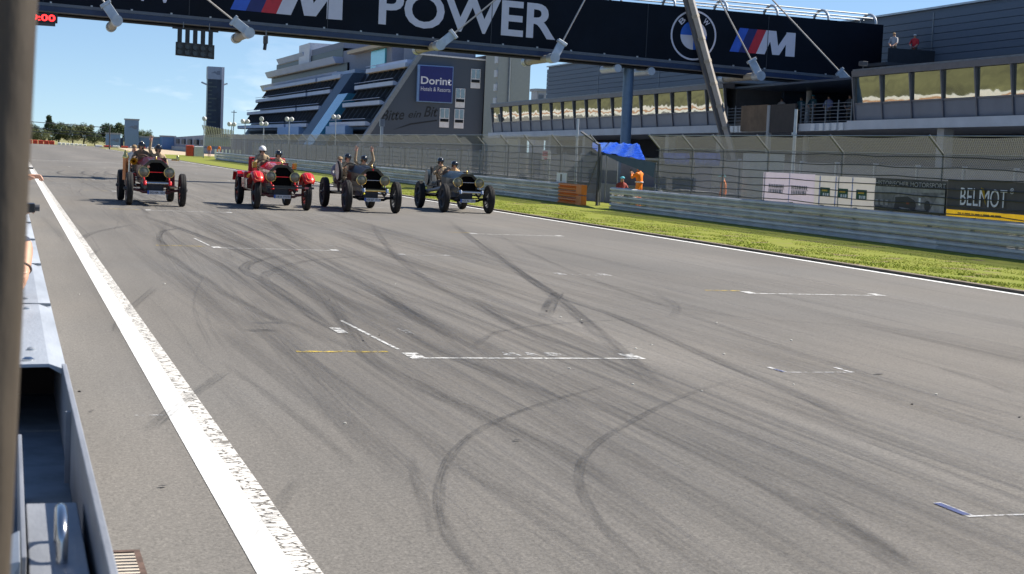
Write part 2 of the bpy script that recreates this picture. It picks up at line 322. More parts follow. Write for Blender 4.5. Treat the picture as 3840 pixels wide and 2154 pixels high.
SK = [([(4.44,23.42),(3.91,19.23),(3.42,15.18),(3.46,13.02),(3.62,11.35),(3.68,9.69),(3.45,7.44)],.34,.5),
([(5.6,13.6),(4.6,12.7),(3.59,11.49),(2.99,10.44),(2.57,9.31),(2.3,8.2),(2.21,7.27),(2.2,6.5)],.13,.48),([(6.9,13.9),(5.7,12.7),(4.65,11.38),(3.96,10.37),(3.53,9.45),(3.26,8.47),(3.11,7.49),(3.04,6.6)],.12,.42),
([(12.99,47.75),(9.53,31.2),(7.85,22.71),(6.56,16.95),(5.5,12.52)],.36,.5),([(11.0,37.04),(8.07,23.75),(7.61,19.12),(7.1,15.1),(6.78,12.26),(6.55,11.18)],.30,.48),
([(8.02,22.74),(7.25,20.86),(6.54,19.02)],.34,.5),([(6.32,21.57),(5.87,18.09),(5.84,15.54),(5.65,13.32)],.28,.42),
([(7.62,30.18),(6.07,29.29),(4.98,27.83),(4.18,25.92),(3.77,24.32),(3.61,22.33)],.3,.5),([(5.49,30.27),(4.31,28.2),(3.8,26.56),(3.65,25.17),(3.69,23.55),(3.62,20.15),(3.42,16.78)],.34,.6),
([(3.1,35.21),(2.76,30.67),(2.77,27.23),(2.83,22.81),(2.93,19.58),(3.16,17.5),(3.34,15.78)],.32,.42),([(3.99,38.27),(3.32,36.34),(2.99,33.25),(2.87,29.74)],.24,.5),
([(3.41,44.37),(4.05,34.21),(4.24,28.56),(4.14,21.83)],.36,.55),([(5.71,44.64),(5.34,29.9),(5.02,21.96),(4.68,16.5)],.34,.42),
([(8.8,23.19),(9.27,19.77),(10.84,18.24),(12.18,17.04)],.2,.22),([(9.67,23.0),(9.13,20.81),(8.37,19.19)],.22,.32),([(4.66,15.83),(5.21,17.06),(5.76,17.76),(6.78,18.51),(8.43,19.2)],.16,.32),
([(9.41,14.51),(9.28,13.52),(9.06,12.52)],.16,.3),([(1.94,14.87),(2.12,11.61),(2.16,9.83)],.16,.25),([(4.34,18.39),(4.27,15.81),(4.43,13.58),(4.55,11.85)],.32,.45),
([(4.62,13.83),(4.74,11.47),(4.72,9.33),(4.52,7.46),(4.4,6.6)],.34,.38),([(2.72,10.18),(2.94,8.93),(3.11,8.0)],.2,.25),([(1.36,32.49),(1.81,35.36),(2.92,39.11)],.25,.4),
([(3.62,24.29),(3.54,19.65),(3.55,16.79)],.3,.5),([(2.59,10.19),(2.37,8.99),(2.21,8.03)],.14,.25),([(4.81,8.84),(4.65,7.9),(4.44,6.94)],.26,.35),
([(5.97,15.87),(5.73,12.96),(5.62,10.55),(5.48,8.48)],.022,.8),([(6.96,23.55),(6.36,16.94),(5.99,13.56)],.03,.6),
([(3.3,100),(2.6,92),(2.9,86),(4.4,80)],.3,.6),([(4.6,101),(3.9,92),(4.6,85),(6.2,78)],.3,.55),([(6.2,104),(5.4,96),(6.4,88),(8.3,82)],.28,.5),([(8.4,110),(7.8,100),(8.8,92),(10.4,86)],.28,.5)]
SK += [([(6.8,43),(5.9,34),(5.5,27),(5.0,20),(4.9,15)],.3,.34),([(9.8,44),(7.9,34),(6.6,26),(5.9,19),(5.5,14)],.28,.32),([(4.9,46),(4.5,37),(4.7,29),(4.4,22),(4.1,17)],.3,.36),([(12.2,40),(10.4,31),(9.3,24),(8.6,18),(8.1,13)],.26,.28),([(3.5,41),(3.3,33),(3.4,26),(3.2,20)],.26,.34)]
for P, wd, a in SK: skid(P, wd*.62, a*.95)
for xs_ in (5.58, 9.4, 13.2):              # paving seams
    skid([(xs_+.03*math.sin(q*1.9), 2+q*9.0) for q in range(14)], .03, .55, 6, 'paving_seam')
for P, wd, a in (([(1.9,14.2),(1.3,12.4),(.95,11.2)],.12,.35),([(2.0,22.5),(1.35,19),(1.1,17)],.14,.3),([(1.75,9.6),(1.42,8.6),(1.2,7.9)],.1,.3),([(1.6,30),(1.28,27),(1.25,24)],.1,.3)): skid(P, wd, a, 6)
acc = (MB(), [])
for k in range(620):                       # long faint streaks of rubber laid along the racing line
    x = rnd.choice((2.0+rnd.random()*13.5, rnd.gauss(3.6,.9), rnd.gauss(5.4,.8), rnd.gauss(8.2,1.3))); y0 = 4+rnd.random()**1.7*85; ln_ = 3+rnd.random()*20; dx = rnd.gauss(.01,.035)*ln_
    skid([(x+dx,y0+ln_),(x+dx*.4+rnd.uniform(-.15,.15),y0+ln_*.5),(x,y0)], rnd.choice((rnd.uniform(.01,.04),rnd.uniform(.03,.12),rnd.uniform(.1,.3))), rnd.uniform(.08,.30), 5, 'rubber_streak')
so_ = obj('rubber_streaks', acc[0], RUB, track); at_ = so_.data.attributes.new('fade', 'FLOAT', 'POINT'); at_.data.foreach_set('value', acc[1]); so_['kind'] = 'stuff'; acc = None
stain = mat('stain', (.05,.047,.045), .8)
skid([(2.58,17.36),(2.76,17.4),(2.96,17.36)], .25, .7, 6, 'oil_spot')
for x, y, a, b_ in ((3.51,10.7,.03,.02),(8.4,14.0,.06,.03),(.62,12.1,.02,.02),(.9,9.4,.03,.02)):
    obj('oil_spot', MB().add([(x+a*math.cos(t*math.tau/11)*rnd.uniform(.6,1.1), y+b_*math.sin(t*math.tau/11)*rnd.uniform(.6,1.1), .0135) for t in range(11)], [tuple(range(11))]), stain, track)
chip = mat('pale_chip', (.7,.68,.6), .8)
for k in range(26):
    x = rnd.uniform(.4,9); y = rnd.uniform(7.4,24); a = rnd.uniform(.008,.02)
    obj('stone_chip', MB().ell((x,y,.006), (a,a*.7,.008), 6, 3), chip if k % 3 else stain, track)
# drain beside the wall
dr = thing('drain_grating', 'rusty iron drain grating set in asphalt beside the pit wall', 'drain', (.56,7.65,.0))
RUST = mat('rusty_iron', (.09,.055,.042), .85, var=.4, scale=20, bump=.3)
fr = MB(); fr.box(.42,.45,7.3,7.92,.002,.012); fr.box(.62,.65,7.3,7.92,.002,.012); fr.box(.45,.62,7.3,7.34,.002,.012); fr.box(.45,.62,7.88,7.92,.002,.012); obj('frame', fr, RUST, dr)
obj('dark_pit', MB().quad((.45,7.33,.001),(.62,7.33,.001),(.62,7.9,.001),(.45,7.9,.001)), BLACK, dr)  # flat black sheet painted in for the shade below the bars
bar0 = None
for k in range(9): obj('bar', MB().box(.45,.62,7.36+k*.058,7.388+k*.058,.004,.012), mat('worn_bar', (.6,.52,.42), .6, .3) if k == 0 else bpy.data.materials['worn_bar'], dr)
# grass bank across from the pits (outside the frame; it is what the pit glass mirrors)
bk = MB().add([(-11,-40,-.05),(-13,-40,.4),(-34,-40,7.5),(-80,-40,11),(-11,330,-.05),(-13,330,.4),(-34,330,7.5),(-80,330,11)], [(0,4,5,1),(1,5,6,2),(2,6,7,3)])
struct(obj('embankment', bk, mat('bank_grass', (.088,.088,.040), .9, var=.5, scale=.25)))
struct(obj('reflection_wall', MB().box(-10.9,-10.5,-40,320,-.05,.32), CONC_L)); struct(obj('reflection_earth_strip', MB().add([(-11.2,-40,.12),(-12.4,-40,.42),(-12.4,320,.42),(-11.2,320,.12)], [(0,1,2,3)]), mat('red_earth', (.30,.16,.09), .9)))  # unseen wall and earth strip, added as bands for the glass to mirror
struct(obj('reflection_terrace', MB().box(-13.2,-12.45,-40,320,.3,.72), CONC_L))  # unseen terrace, added as the upper pale band in the glass reflection
struct(obj('spectator_path', MB().quad((-10.5,-40,.0),(-.1,-40,.0),(-.1,320,.0),(-10.5,320,.0)), mat('path_asphalt', (.17,.165,.16), .9)))
# ------------------------------------------------------------------ left foreground: steel wall, pole
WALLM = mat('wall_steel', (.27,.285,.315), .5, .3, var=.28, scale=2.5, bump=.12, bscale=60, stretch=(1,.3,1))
pw = thing('pit_wall', 'blue-grey steel pit wall with open trough running along left edge', 'wall', (0,7,0))
WALL_L = mat('wall_steel_lit', (.40,.43,.47), .45, .2, var=.22, scale=3, bump=.15, bscale=50, stretch=(1,.25,1))  # paler copy of the wall steel; the lit top is put into its colour
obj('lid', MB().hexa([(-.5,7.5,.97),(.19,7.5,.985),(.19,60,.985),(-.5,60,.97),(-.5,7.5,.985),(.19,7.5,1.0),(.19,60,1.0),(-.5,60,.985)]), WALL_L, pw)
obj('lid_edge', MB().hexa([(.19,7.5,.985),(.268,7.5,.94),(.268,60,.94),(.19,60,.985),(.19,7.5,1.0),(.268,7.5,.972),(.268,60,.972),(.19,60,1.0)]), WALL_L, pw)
obj('outer_plate', MB().box(.246,.268,-4,7.5,0,1.0), WALLM, pw, bevel=.004); obj('outer_plate', MB().box(.246,.266,7.502,60,0,.94), WALLM, pw)
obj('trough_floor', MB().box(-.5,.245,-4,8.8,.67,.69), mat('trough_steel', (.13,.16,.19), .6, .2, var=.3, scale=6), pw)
obj('dark_hollow_end', MB().box(-.5,.245,8.6,8.7,.69,.97), mat('rust_and_shade', (.05,.035,.028), .9), pw); obj('trough_back', MB().box(-.52,-.5,-4,60,0,.96), WALLM, pw)  # end plate: rust colour darkened to stand for the shaded hollow box
obj('bolt_head', MB().lathe([(.0,0),(.028,0),(.028,.012),(.014,.02),(0,.02)], (.1,7.62,.995), (0,0,1), 12), CHROME, pw, smooth=True)
obj('platform', MB().box(.07,.226,2.6,5.2,.70,.87), WALLM, pw, bevel=.004); obj('platform', MB().box(.073,.226,1.2,2.59,.70,.868), WALLM, pw)
obj('inner_plate', MB().box(.048,.062,4.3,6.1,.69,.93), WALLM, pw, bevel=.003)
obj('hinge_bracket', MB().hexa([(-.06,4.25,.69),(.046,4.25,.69),(.046,4.6,.69),(-.06,4.6,.69),(-.03,4.3,.9),(.046,4.25,.93),(.046,4.6,.93),(-.03,4.55,.9)]), GALV, pw, bevel=.004)
for yq in (10.2,13.4,16.6,19.8,23): obj('weld_seam', MB().box(-.4,.262,yq-.012,yq+.012,.985,1.004), GALV_D, pw)
for yq in (8.0,9.9,10.5,13.1,13.7,16.3): obj('bolt_head', MB().lathe([(.0,0),(.022,0),(.022,.01),(.012,.016),(0,.016)], (.12,yq,.997), (0,0,1), 10), GALV, pw, smooth=True)
for yq in (6.3,3.4): obj('stiffener', MB().box(.225,.245,yq-.01,yq+.01,.70,.98), WALLM, pw)
hp = [(.157,4.45,.86)]+[(.157,4.57-.12*math.cos(t*math.pi/10),.93+.06*math.sin(t*math.pi/10)) for t in range(11)]+[(.157,4.69,.86)]
obj('lifting_handle', MB().tube(hp, .0165, 10), CHROME, pw, smooth=True)
po = tag(obj('pole', MB().tube([(-.066,2,0),(-.0235,2,1.5),(.0366,2,3.6)], .0335, 20), mat('pole_brown', (.072,.055,.037), .6, .1, var=.3, scale=14, bump=.2, stretch=(1,1,.25)), org=(-.02,2,0), smooth=True), 'weathered brown steel pole standing close to camera at left edge', 'pole')
obj('rivet', MB().ell((-.012,1.967,1.78), (.003,.002,.003), 8, 5), WHITE, po)

# ------------------------------------------------------------------ guardrails
def wbeam(y0, y1, z, x=23.5):
    pr = [(.0,.012),(-.02,.018),(-.095,.05),(-.10,.105),(-.025,.142),(-.012,.155),(-.025,.168),(-.10,.205),(-.095,.262),(-.02,.292),(0,.298)]
    m_ = MB(); k = len(pr)
    m_.add([(x+a,y0,z+b) for a,b in pr]+[(x+a,y1,z+b) for a,b in pr]+[(x+.012+a,y0,z+b) for a,b in pr]+[(x+.012+a,y1,z+b) for a,b in pr],
      [(i,i+1,k+i+1,k+i) for i in range(k-1)]+[(2*k+i,3*k+i,3*k+i+1,2*k+i+1) for i in range(k-1)]+[(k-1,3*k-1,4*k-1,2*k-1),(0,k,3*k,2*k)]+[(i,2*k+i,2*k+i+1,i+1) for i in range(k-1)]+[(k+i,k+i+1,3*k+i+1,3*k+i) for i in range(k-1)])
    return m_
RAILS = [mat('rail_galv_%d' % i, c, .42, .15, var=.14, scale=1.2, bump=.08) for i, c in enumerate(((.60,.60,.60),(.53,.53,.53),(.64,.63,.62)))]
REFL = mat('reflector_yellow', (.75,.5,.05), .4)
def guardrail(label, y0, y1, step=4.0):
    g = thing('guardrail', label, 'guardrail', (23.5,y0,0), 'triple beam guardrails along the verge'); n = int((y1-y0)/step)
    protos = []
    for r_ in range(3):
        for k in range(n):
            if k < 3 or True:
                key = (r_, rnd.randrange(3))
                found = [p for p in protos if p[0] == key]
                if found: o = like(found[0][1], 'rail_beam', g, (rnd.uniform(-.006,.006), k*step-found[0][2], 0))
                else: o = obj('rail_beam', wbeam(y0+k*step-.04, y0+(k+1)*step+.04, .01+r_*.312), RAILS[key[1]], g, smooth=True); protos.append((key, o, k*step))
    p0 = obj('rail_post', MB().box(23.53,23.55,y0+.5,y0+.62,0,.96).box(23.53,23.63,y0+.55,y0+.57,0,.96), GALV_D, g)
    for k in range(1, int((y1-y0)/2)): like(p0, 'rail_post', g, (0,k*2.0,0))
    return g
g1 = guardrail('long silver triple guardrail beside the grass, in front of the advertising banners', -23.4, 60.6)
for yy_, z_ in ((60.0,.62),(59.6,.33),(58.2,.33),(57.0,.33)): obj('reflector', MB().box(23.41,23.425,yy_-.16,yy_+.16,z_-.012,z_+.012), REFL, g1)
g2 = guardrail('silver triple guardrail further along the track, starting behind the orange end block', 67.1, 191.1)
ORG = mat('orange_paint', (.80,.22,.03), .5, var=.1)
ob_ = thing('rail_end_block', 'orange barrier end block with stacked beams beside the marshal opening', 'barrier', (23.4,65,0))
for r_ in range(3): obj('beam', wbeam(64.6,67.05,.01+r_*.312), ORG, ob_, smooth=True)
for r_ in range(2): obj('end_cap', MB().box(23.36,23.62,63.9,64.6,.02+.47*r_,.455+.47*r_), ORG, ob_, bevel=.03)

# ------------------------------------------------------------------ catch fences
def meshmat(name, col, a0, a1):
    m = bpy.data.materials.new(name); m.use_nodes = True; t = m.node_tree; b = t.nodes['Principled BSDF']; N = t.nodes.new; L = t.links.new
    b.inputs['Base Color'].default_value = col+(1,); b.inputs['Roughness'].default_value = .9; b.inputs['Specular IOR Level'].default_value = .1
    tc = N('ShaderNodeTexCoord'); out = []
    for sg in (1, -1):
        mp = N('ShaderNodeMapping'); mp.inputs['Rotation'].default_value = (R(45*sg),0,0); L(tc.outputs['Object'], mp.inputs[0])
        wv = N('ShaderNodeTexWave'); wv.bands_direction = 'Z'; wv.inputs['Scale'].default_value = 5.2; wv.inputs['Distortion'].default_value = .25; L(mp.outputs[0], wv.inputs['Vector'])
        r = N('ShaderNodeMapRange'); r.inputs[1].default_value = .62; r.inputs[2].default_value = .95; r.inputs[3].default_value = 0; r.inputs[4].default_value = 1; L(wv.outputs['Fac'], r.inputs[0]); out.append(r)
    mxm = N('ShaderNodeMath'); mxm.operation = 'MAXIMUM'; L(out[0].outputs[0], mxm.inputs[0]); L(out[1].outputs[0], mxm.inputs[1])
    n = N('ShaderNodeMapRange'); n.inputs[3].default_value = a0; n.inputs[4].default_value = a1; L(mxm.outputs[0], n.inputs[0])
    tr = N('ShaderNodeBsdfTransparent'); mx_ = N('ShaderNodeMixShader'); L(n.outputs[0], mx_.inputs[0]); tl = N('ShaderNodeBsdfTranslucent'); tl.inputs[0].default_value = col+(1,); wm = N('ShaderNodeMixShader'); wm.inputs[0].default_value = .18; L(b.outputs[0], wm.inputs[1]); L(tl.outputs[0], wm.inputs[2])   # round wires: the far, sunlit side shows too
    L(tr.outputs[0], mx_.inputs[1]); L(wm.outputs[0], mx_.inputs[2]); L(mx_.outputs[0], t.nodes['Material Output'].inputs[0])
    return m
WIRE = meshmat('wire_mesh', (.23,.24,.25), .30, .84)
CABLE = mat('dark_cable', (.05,.055,.06), .5, .4)
POSTM = mat('fence_post', (.14,.15,.16), .5, .4, var=.2)
def fence(label, posts, x=24.3, cables=True):
    f = thing('catch_fence', label, 'fence', (x,posts[0],0), 'catch fences behind the guardrail')
    a = MB(); b = MB()
    nY = []
    for i in range(len(posts)-1):
        for j in range(5): nY.append(posts[i]+(posts[i+1]-posts[i])*j/5)
    nY.append(posts[-1])
    for i in range(len(nY)-1):
        sa = .06*math.sin(math.pi*((i % 5)/5)); sb = .06*math.sin(math.pi*((i % 5+1)/5)) if (i % 5) < 4 else 0
        a.quad((x,nY[i],.55),(x,nY[i+1],.55),(x,nY[i+1],2.57),(x,nY[i],2.57))
        b.quad((x,nY[i],2.57),(x,nY[i+1],2.57),(x-.5,nY[i+1],3.06-sb),(x-.5,nY[i],3.06-sa))
    obj('wire_mesh', a, WIRE, f); obj('overhang_mesh', b, WIRE, f)
    for y in posts:
        p = obj('post', MB().tube([(x+.03,y,0),(x+.03,y,2.56),(x-.48,y-.02,3.08)], .04, 8), POSTM, f)
    for zi, z in enumerate((.98,1.2,1.42,1.66,1.92,2.2,2.5) if cables else (1.2,2.4)):
        pts = []; ph = rnd.random()*6
        for i, y in enumerate(nY): pts.append((x-.13, y, z+(.022*math.sin(y*1.1+ph+zi)+.012*math.sin(y*2.9+ph))*(1 if i % 5 else .3)))
        obj('steel_cable', MB().tube(pts, .015, 5), CABLE, f)
    for z, xo in ((2.58,0),(3.06,-.5)): obj('edge_wire', MB().tube([(x+xo,y,z) for y in posts], .012, 5), GALV, f)
    return f
fence('tall wire catch fence with curved top behind the advertising banners', [57.8,54.6,51.9,48.4,43.4,37.9,32.8,27.6,22.4,17])
fence('long wire catch fence behind the four cars, ending at the marshal opening', [64.4,69.5,73.7,77.6]+[77.6+4.45*k for k in range(1,25)])
# slim lamp/camera masts standing behind the fence
for px, y, h_ in ((26.2,72.6,3.95),(26.4,50.6,4.1)):
    t_ = thing('slim_mast', 'slim grey mast %s' % ('rising behind the fence near the red sign' if y > 60 else 'rising behind the fence above the pale banner'), 'mast', (px,y,0), 'slim masts behind the fence')
    obj('shaft', MB().tube([(px,y,0),(px,y,h_)], [.07,.055], 10), STEELP, t_, smooth=True); obj('bracket', MB().box(px-.1,px+.06,y-.05,y+.05,h_-.9,h_-.82), STEELP, t_)
# pit wall with clear screens behind the fence
ps = thing('pit_screen', 'pale concrete wall topped with framed grey screens behind the fence', 'screen wall', (27.5,100,0))
obj('concrete_base', MB().box(27.4,27.8,8,190,0,.9), mat('concrete_worn', (.27,.275,.28), .9, var=.25, scale=.7), ps)
SCR = meshmat('screen_panel', (.26,.28,.31), .6, .68); PANEL = None
k = 0; y = 8.0; first = None; fpost = None
while y < 188:
    if not (59 < y < 70):
        if first is None: first = (obj('screen_panel', MB().box(27.58,27.6,y+.05,y+2.55,.92,2.25), SCR, ps), y); fpost = obj('screen_post', MB().box(27.52,27.66,y-.05,y+.05,.9,2.3), GALV, ps)
        else: like(first[0], 'screen_panel', ps, (0,y-first[1],0)); like(fpost, 'screen_post', ps, (0,y-first[1],0))
    y += 2.6
# things seen through the fence
def board(name, label, cat, x, y0, y1, z0, z1, mt): return tag(obj(name, MB().box(x,x+.05,y0,y1,z0,z1), mt, org=(x,(y0+y1)/2,z0)), label, cat)
BT = mat('blue_sheet', (.10,.16,.55), .4, var=.35, scale=4, bump=.5, bscale=5)
def sheet(label, x, y0, y1, z0, z1):
    m_ = MB(); n = 9; m_.add([(x+.05*math.sin(i*2.3+j), y0+(y1-y0)*i/n, z0+(z1-z0)*j/3) for i in range(n+1) for j in range(4)], [(i*4+j,i*4+j+1,(i+1)*4+j+1,(i+1)*4+j) for i in range(n) for j in range(3)])
    o = obj('tarpaulin', m_, BT, org=(x,y0,z0), smooth=True); so_ = o.modifiers.new('s','SOLIDIFY'); so_.thickness = .01
    return tag(o, label, 'tarpaulin')
sheet('crumpled blue tarpaulin behind the fence, left of the pair', 25.2, 57.0, 59.4, 1.98, 2.42); sheet('crumpled blue tarpaulin behind the fence, right of the pair', 25.2, 54.2, 56.4, 1.98, 2.46)
TENTW = mat('tent_white', (.42,.48,.52), .7, var=.1)
tent = thing('pit_tent', 'white tent wall with pale blue side behind the fence', 'tent', (26,52,0))
obj('side_wall', MB().quad((25.9,50.3,0),(25.9,53.6,0),(25.9,53.6,2.5),(25.9,50.3,2.5)), TENTW, tent); obj('back_wall', MB().box(26.0,27.3,53.5,53.6,0,2.5), CONC_L, tent)
for yy_ in (50.9,51.4): obj('window_slit', MB().box(25.885,25.899,yy_,yy_+.18,1.25,1.65), DARKGREY, tent)
# ------------------------------------------------------------------ advertising banners on the fence
XB = 24.22; ks = XB/24.0
def by(y): return y*ks
def bz(z): return 2.0406+(z-2.0406)*ks
U = (0,-1,0); Z = (0,0,1)
def banner(label, y1, y0, z0, z1, mt):
    t_ = thing('advertising_banner', label, 'banner', (XB,by((y0+y1)/2),bz(z0)), 'banners along the fence')
    m_ = MB(); n = 10
    ya, yb = by(y1), by(y0)
    vs_ = []
    for i in range(n+1):
        yv = ya+(yb-ya)*i/n; xo = .012*math.sin(i*2.1)
        vs_ += [(XB+xo,yv,bz(z0)),(XB+xo,yv,bz(z1))]
    m_.add(vs_, [(2*i,2*i+1,2*i+3,2*i+2) for i in range(n)]); o = obj('sheet', m_, mt, t_)
    return t_
def translucent(m, w_):
    t = m.node_tree; b = t.nodes['Principled BSDF']; tr = t.nodes.new('ShaderNodeBsdfTranslucent'); q = t.nodes.new('ShaderNodeMixShader'); q.inputs[0].default_value = w_
    for l in list(b.inputs['Base Color'].links): t.links.new(l.from_socket, tr.inputs[0])
    t.links.new(b.outputs[0], q.inputs[1]); t.links.new(tr.outputs[0], q.inputs[2]); t.links.new(q.outputs[0], t.nodes['Material Output'].inputs[0])
    return m
YB = mat('banner_yellow', (.80,.52,.03), .55)
LIL = mat('banner_lilac', (.66,.60,.72), .6, var=.04); OFFW = mat('banner_offwhite', (.66,.64,.62), .6, var=.05); GREY_L = mat('logo_grey', (.30,.28,.31), .6); LINEB = mat('pale_blue_line', (.36,.42,.68), .6); translucent(LIL, .55); translucent(OFFW, .5); translucent(YB, .6)
XF = XB-.03
def patch(t_, name, y1, y0, z0, z1, mt, dx=0):
    return obj(name, MB().quad((XF-dx,by(y1),bz(z0)),(XF-dx,by(y0),bz(z0)),(XF-dx,by(y0),bz(z1)),(XF-dx,by(y1),bz(z1))), mt, t_)
b1 = banner('lilac-white banner with two grey block logos, leftmost on the fence', 48.05, 44.5, .92, 1.86, LIL)
for yc in (46.95,45.35):
    for r_ in range(2):
        y_ = yc+.62
        for wq in ((.13,.1,.12,.14,.2,.13,.15,.12) if r_ == 0 else (.1,.12,.1,.14,.16,.12,.2,.1)):
            patch(b1, 'logo_block', y_, y_-wq+.03, 1.36-.17*r_, 1.48-.16*r_, GREY_L); y_ -= wq
    patch(b1, 'logo_bar', yc+.62, yc-.5, 1.33, 1.345, GREY_L)
patch(b1, 'fold_line', 46.15, 46.1, .92, 1.86, LINEB)
b2 = banner('off-white banner with three dark green square logos', 44.48, 40.85, .92, 1.84, OFFW); GRN = mat('logo_green', (.02,.10,.05), .6); YT = mat('logo_yellow', (.6,.42,.05), .6)
for yc in (43.75,42.65,41.55):
    patch(b2, 'logo_square', yc+.31, yc-.31, 1.2, 1.48, GRN)
    patch(b2, 'logo_mark', yc+.2, yc-.16, 1.36, 1.42, YT, .004); patch(b2, 'logo_mark', yc+.12, yc+.03, 1.22, 1.31, WHITE, .004); patch(b2, 'logo_mark', yc-.02, yc-.08, 1.22, 1.31, WHITE, .004); patch(b2, 'logo_mark', yc-.12, yc-.24, 1.22, 1.31, WHITE, .004)
for yc in (44.1,43.1,42.1): patch(b2, 'fold_line', yc+.035, yc-.035, .93, 1.83, LINEB)
b3 = banner('dark photo banner reading HISTORISCHER MOTORSPORT with old racing car', 40.83, 37.13, .93, 1.86, mat('photo_dark', (.07,.066,.062), .6, var=.5, scale=1.3))
LTG = mat('print_grey', (.32,.31,.29), .6, var=.3, scale=4); MDG = mat('print_mid', (.17,.165,.16), .6, var=.4, scale=5); PBL = mat('print_black', (.02,.02,.022), .5); PRED = mat('print_red', (.25,.05,.03), .6)
def ppoly(t_, name, pts, mt, dx): obj(name, MB().add([(XF-dx,by(a),bz(b)) for a,b in pts], [tuple(range(len(pts)))]), mt, t_)
ppoly(b3, 'print_road', [(40.8,1.05),(37.16,1.0),(37.16,1.55),(38.6,1.5),(40.8,1.42)], MDG, .002)
ppoly(b3, 'print_sky', [(40.8,1.42),(38.6,1.5),(37.16,1.55),(37.16,1.62),(40.8,1.62)], LTG, .003)
ppoly(b3, 'print_kerb', [(37.9,.98),(37.16,.98),(37.16,1.5),(37.5,1.45)], LTG, .004)
ppoly(b3, 'print_car_body', [(39.65,1.12),(39.7,1.36),(39.45,1.46),(39.0,1.48),(38.7,1.52),(38.35,1.5),(38.1,1.42),(37.8,1.38),(37.75,1.2),(37.95,1.06),(39.3,1.02)], mat('print_car', (.24,.23,.23), .6, var=.4, scale=6), .006)
ppoly(b3, 'print_car_rear', [(39.62,1.08),(39.66,1.34),(39.0,1.38),(38.7,1.3),(38.75,1.04)], PBL, .008); ppoly(b3, 'print_car_lamp', [(39.05,1.16),(38.9,1.16),(38.9,1.24),(39.05,1.24)], PRED, .010)
for yc, zc_, rr in ((38.72,1.14,.17),(37.98,1.16,.15),(39.55,1.08,.13)): ppoly(b3, 'print_wheel', [(yc+rr*math.cos(i*math.tau/14), zc_+rr*.95*math.sin(i*math.tau/14)) for i in range(14)], PBL, .011)
ppoly(b3, 'print_number', [(38.42,1.16),(38.32,1.16),(38.32,1.36),(38.42,1.36)], WHITE, .012)
for yc in (40.65,40.38,40.1): patch(b3, 'print_icon', yc+.07, yc-.07, 1.09, 1.24, OFFW, .006)
patch(b3, 'print_caption', 40.72, 39.75, .985, 1.01, LTG, .006)
text('lettering', 'HISTORISCHER MOTORSPORT', (XF-.01,by(40.76),bz(1.655)), U, Z, 3.66, .135, OFFW, b3, bold=.012)
b4 = banner('brown-grey BELMOT banner with yellow stripe along its bottom', 37.1, 33.3, 1.12, 1.92, mat('banner_brown', (.075,.067,.066), .6, var=.06)); SILV = mat('letter_silver', (.78,.79,.84), .5, var=.15, scale=6)
patch(b4, 'yellow_band', 37.1, 33.3, .94, 1.118, YB, -.03)
yL = [36.42,36.0,35.66]
text('lettering', 'BEL', (XF-.006,by(36.42),bz(1.255)), U, Z, .82, .46, SILV, b4, bold=.0)
text('lettering', 'M', (XF-.006,by(35.56),bz(1.25)), U, Z, .44, .44, SILV, b4, bold=.0)
text('lettering', 'OT', (XF-.006,by(35.08),bz(1.255)), U, Z, .72, .46, SILV, b4, bold=.0)
text('registered_mark', '®', (XF-.006,by(34.25),bz(1.62)), U, Z, .16, .15, SILV, b4)
ppoly(b4, 'yellow_wedge', [(35.52,1.74),(35.36,1.71),(35.25,1.28)], YB, .012)
SMB = mat('small_brown', (.35,.2,.03), .6)
y_ = 36.5
for wq in (.2,.12,.3,.16,.26,.1,.34,.2,.3): patch(b4, 'print_line', y_, y_-wq+.04, 1.02, 1.055, SMB, .006); y_ -= wq
# ------------------------------------------------------------------ marshal post
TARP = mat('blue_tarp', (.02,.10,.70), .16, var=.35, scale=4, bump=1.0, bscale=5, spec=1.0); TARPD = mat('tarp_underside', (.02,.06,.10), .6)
tp_ = thing('marshal_shelter', 'blue plastic tarpaulin roof over the marshal opening in the fence', 'shelter', (25,62,0))
def grid(c00, c10, c11, c01, n=14, m_=9, amp=.055):
    M_ = MB(); vs_ = []
    c = [Vector(q) for q in (c00,c10,c11,c01)]
    for i in range(n+1):
        for j in range(m_+1):
            a, b = i/n, j/m_; p = c[0]*(1-a)*(1-b)+c[1]*a*(1-b)+c[2]*a*b+c[3]*(1-a)*b
            p.z += amp*math.sin(i*1.7+j*.9)*math.sin(j*1.3+i*.4)-.05*math.sin(math.pi*a)*math.sin(math.pi*b); vs_.append(p)
    return M_.add(vs_, [(i*(m_+1)+j,(i+1)*(m_+1)+j,(i+1)*(m_+1)+j+1,i*(m_+1)+j+1) for i in range(n) for j in range(m_)])
ro = obj('roof_sheet', grid((24.4,64.6,2.36),(24.4,59.4,2.07),(26.4,65.1,2.78),(26.4,68.9,2.84)), TARP, tp_, smooth=True); ro.modifiers.new('s','SOLIDIFY').thickness = .006
r2 = obj('side_sheet', grid((24.4,65.6,2.5),(24.4,64.6,2.36),(26.4,68.9,2.84),(26.4,71,2.8),4,4,.04), TARP, tp_, smooth=True)
fl = obj('front_flap', MB().add([(24.38,64.55,2.34),(24.38,62.5,2.0),(24.38,60.2,1.72),(24.38,58.45,1.42),(24.4,58.35,2.0),(24.4,59.4,2.07),(24.4,62,2.2)], [(0,1,6),(1,2,5,6),(2,3,4,5)]), TARPD, tp_); fl.modifiers.new('s','SOLIDIFY').thickness = .006
for (x_, y_, z_) in ((24.45,64.5,2.35),(26.4,69,2.84),(26.4,65.1,2.78),(24.45,58.4,2.02)): obj('support_pole', MB().tube([(x_,y_,0),(x_,y_,z_)], .025, 8), GALV_D, tp_)
hut = thing('marshal_hut', 'plain grey hut wall behind the orange marshal', 'hut', (29,69,0))
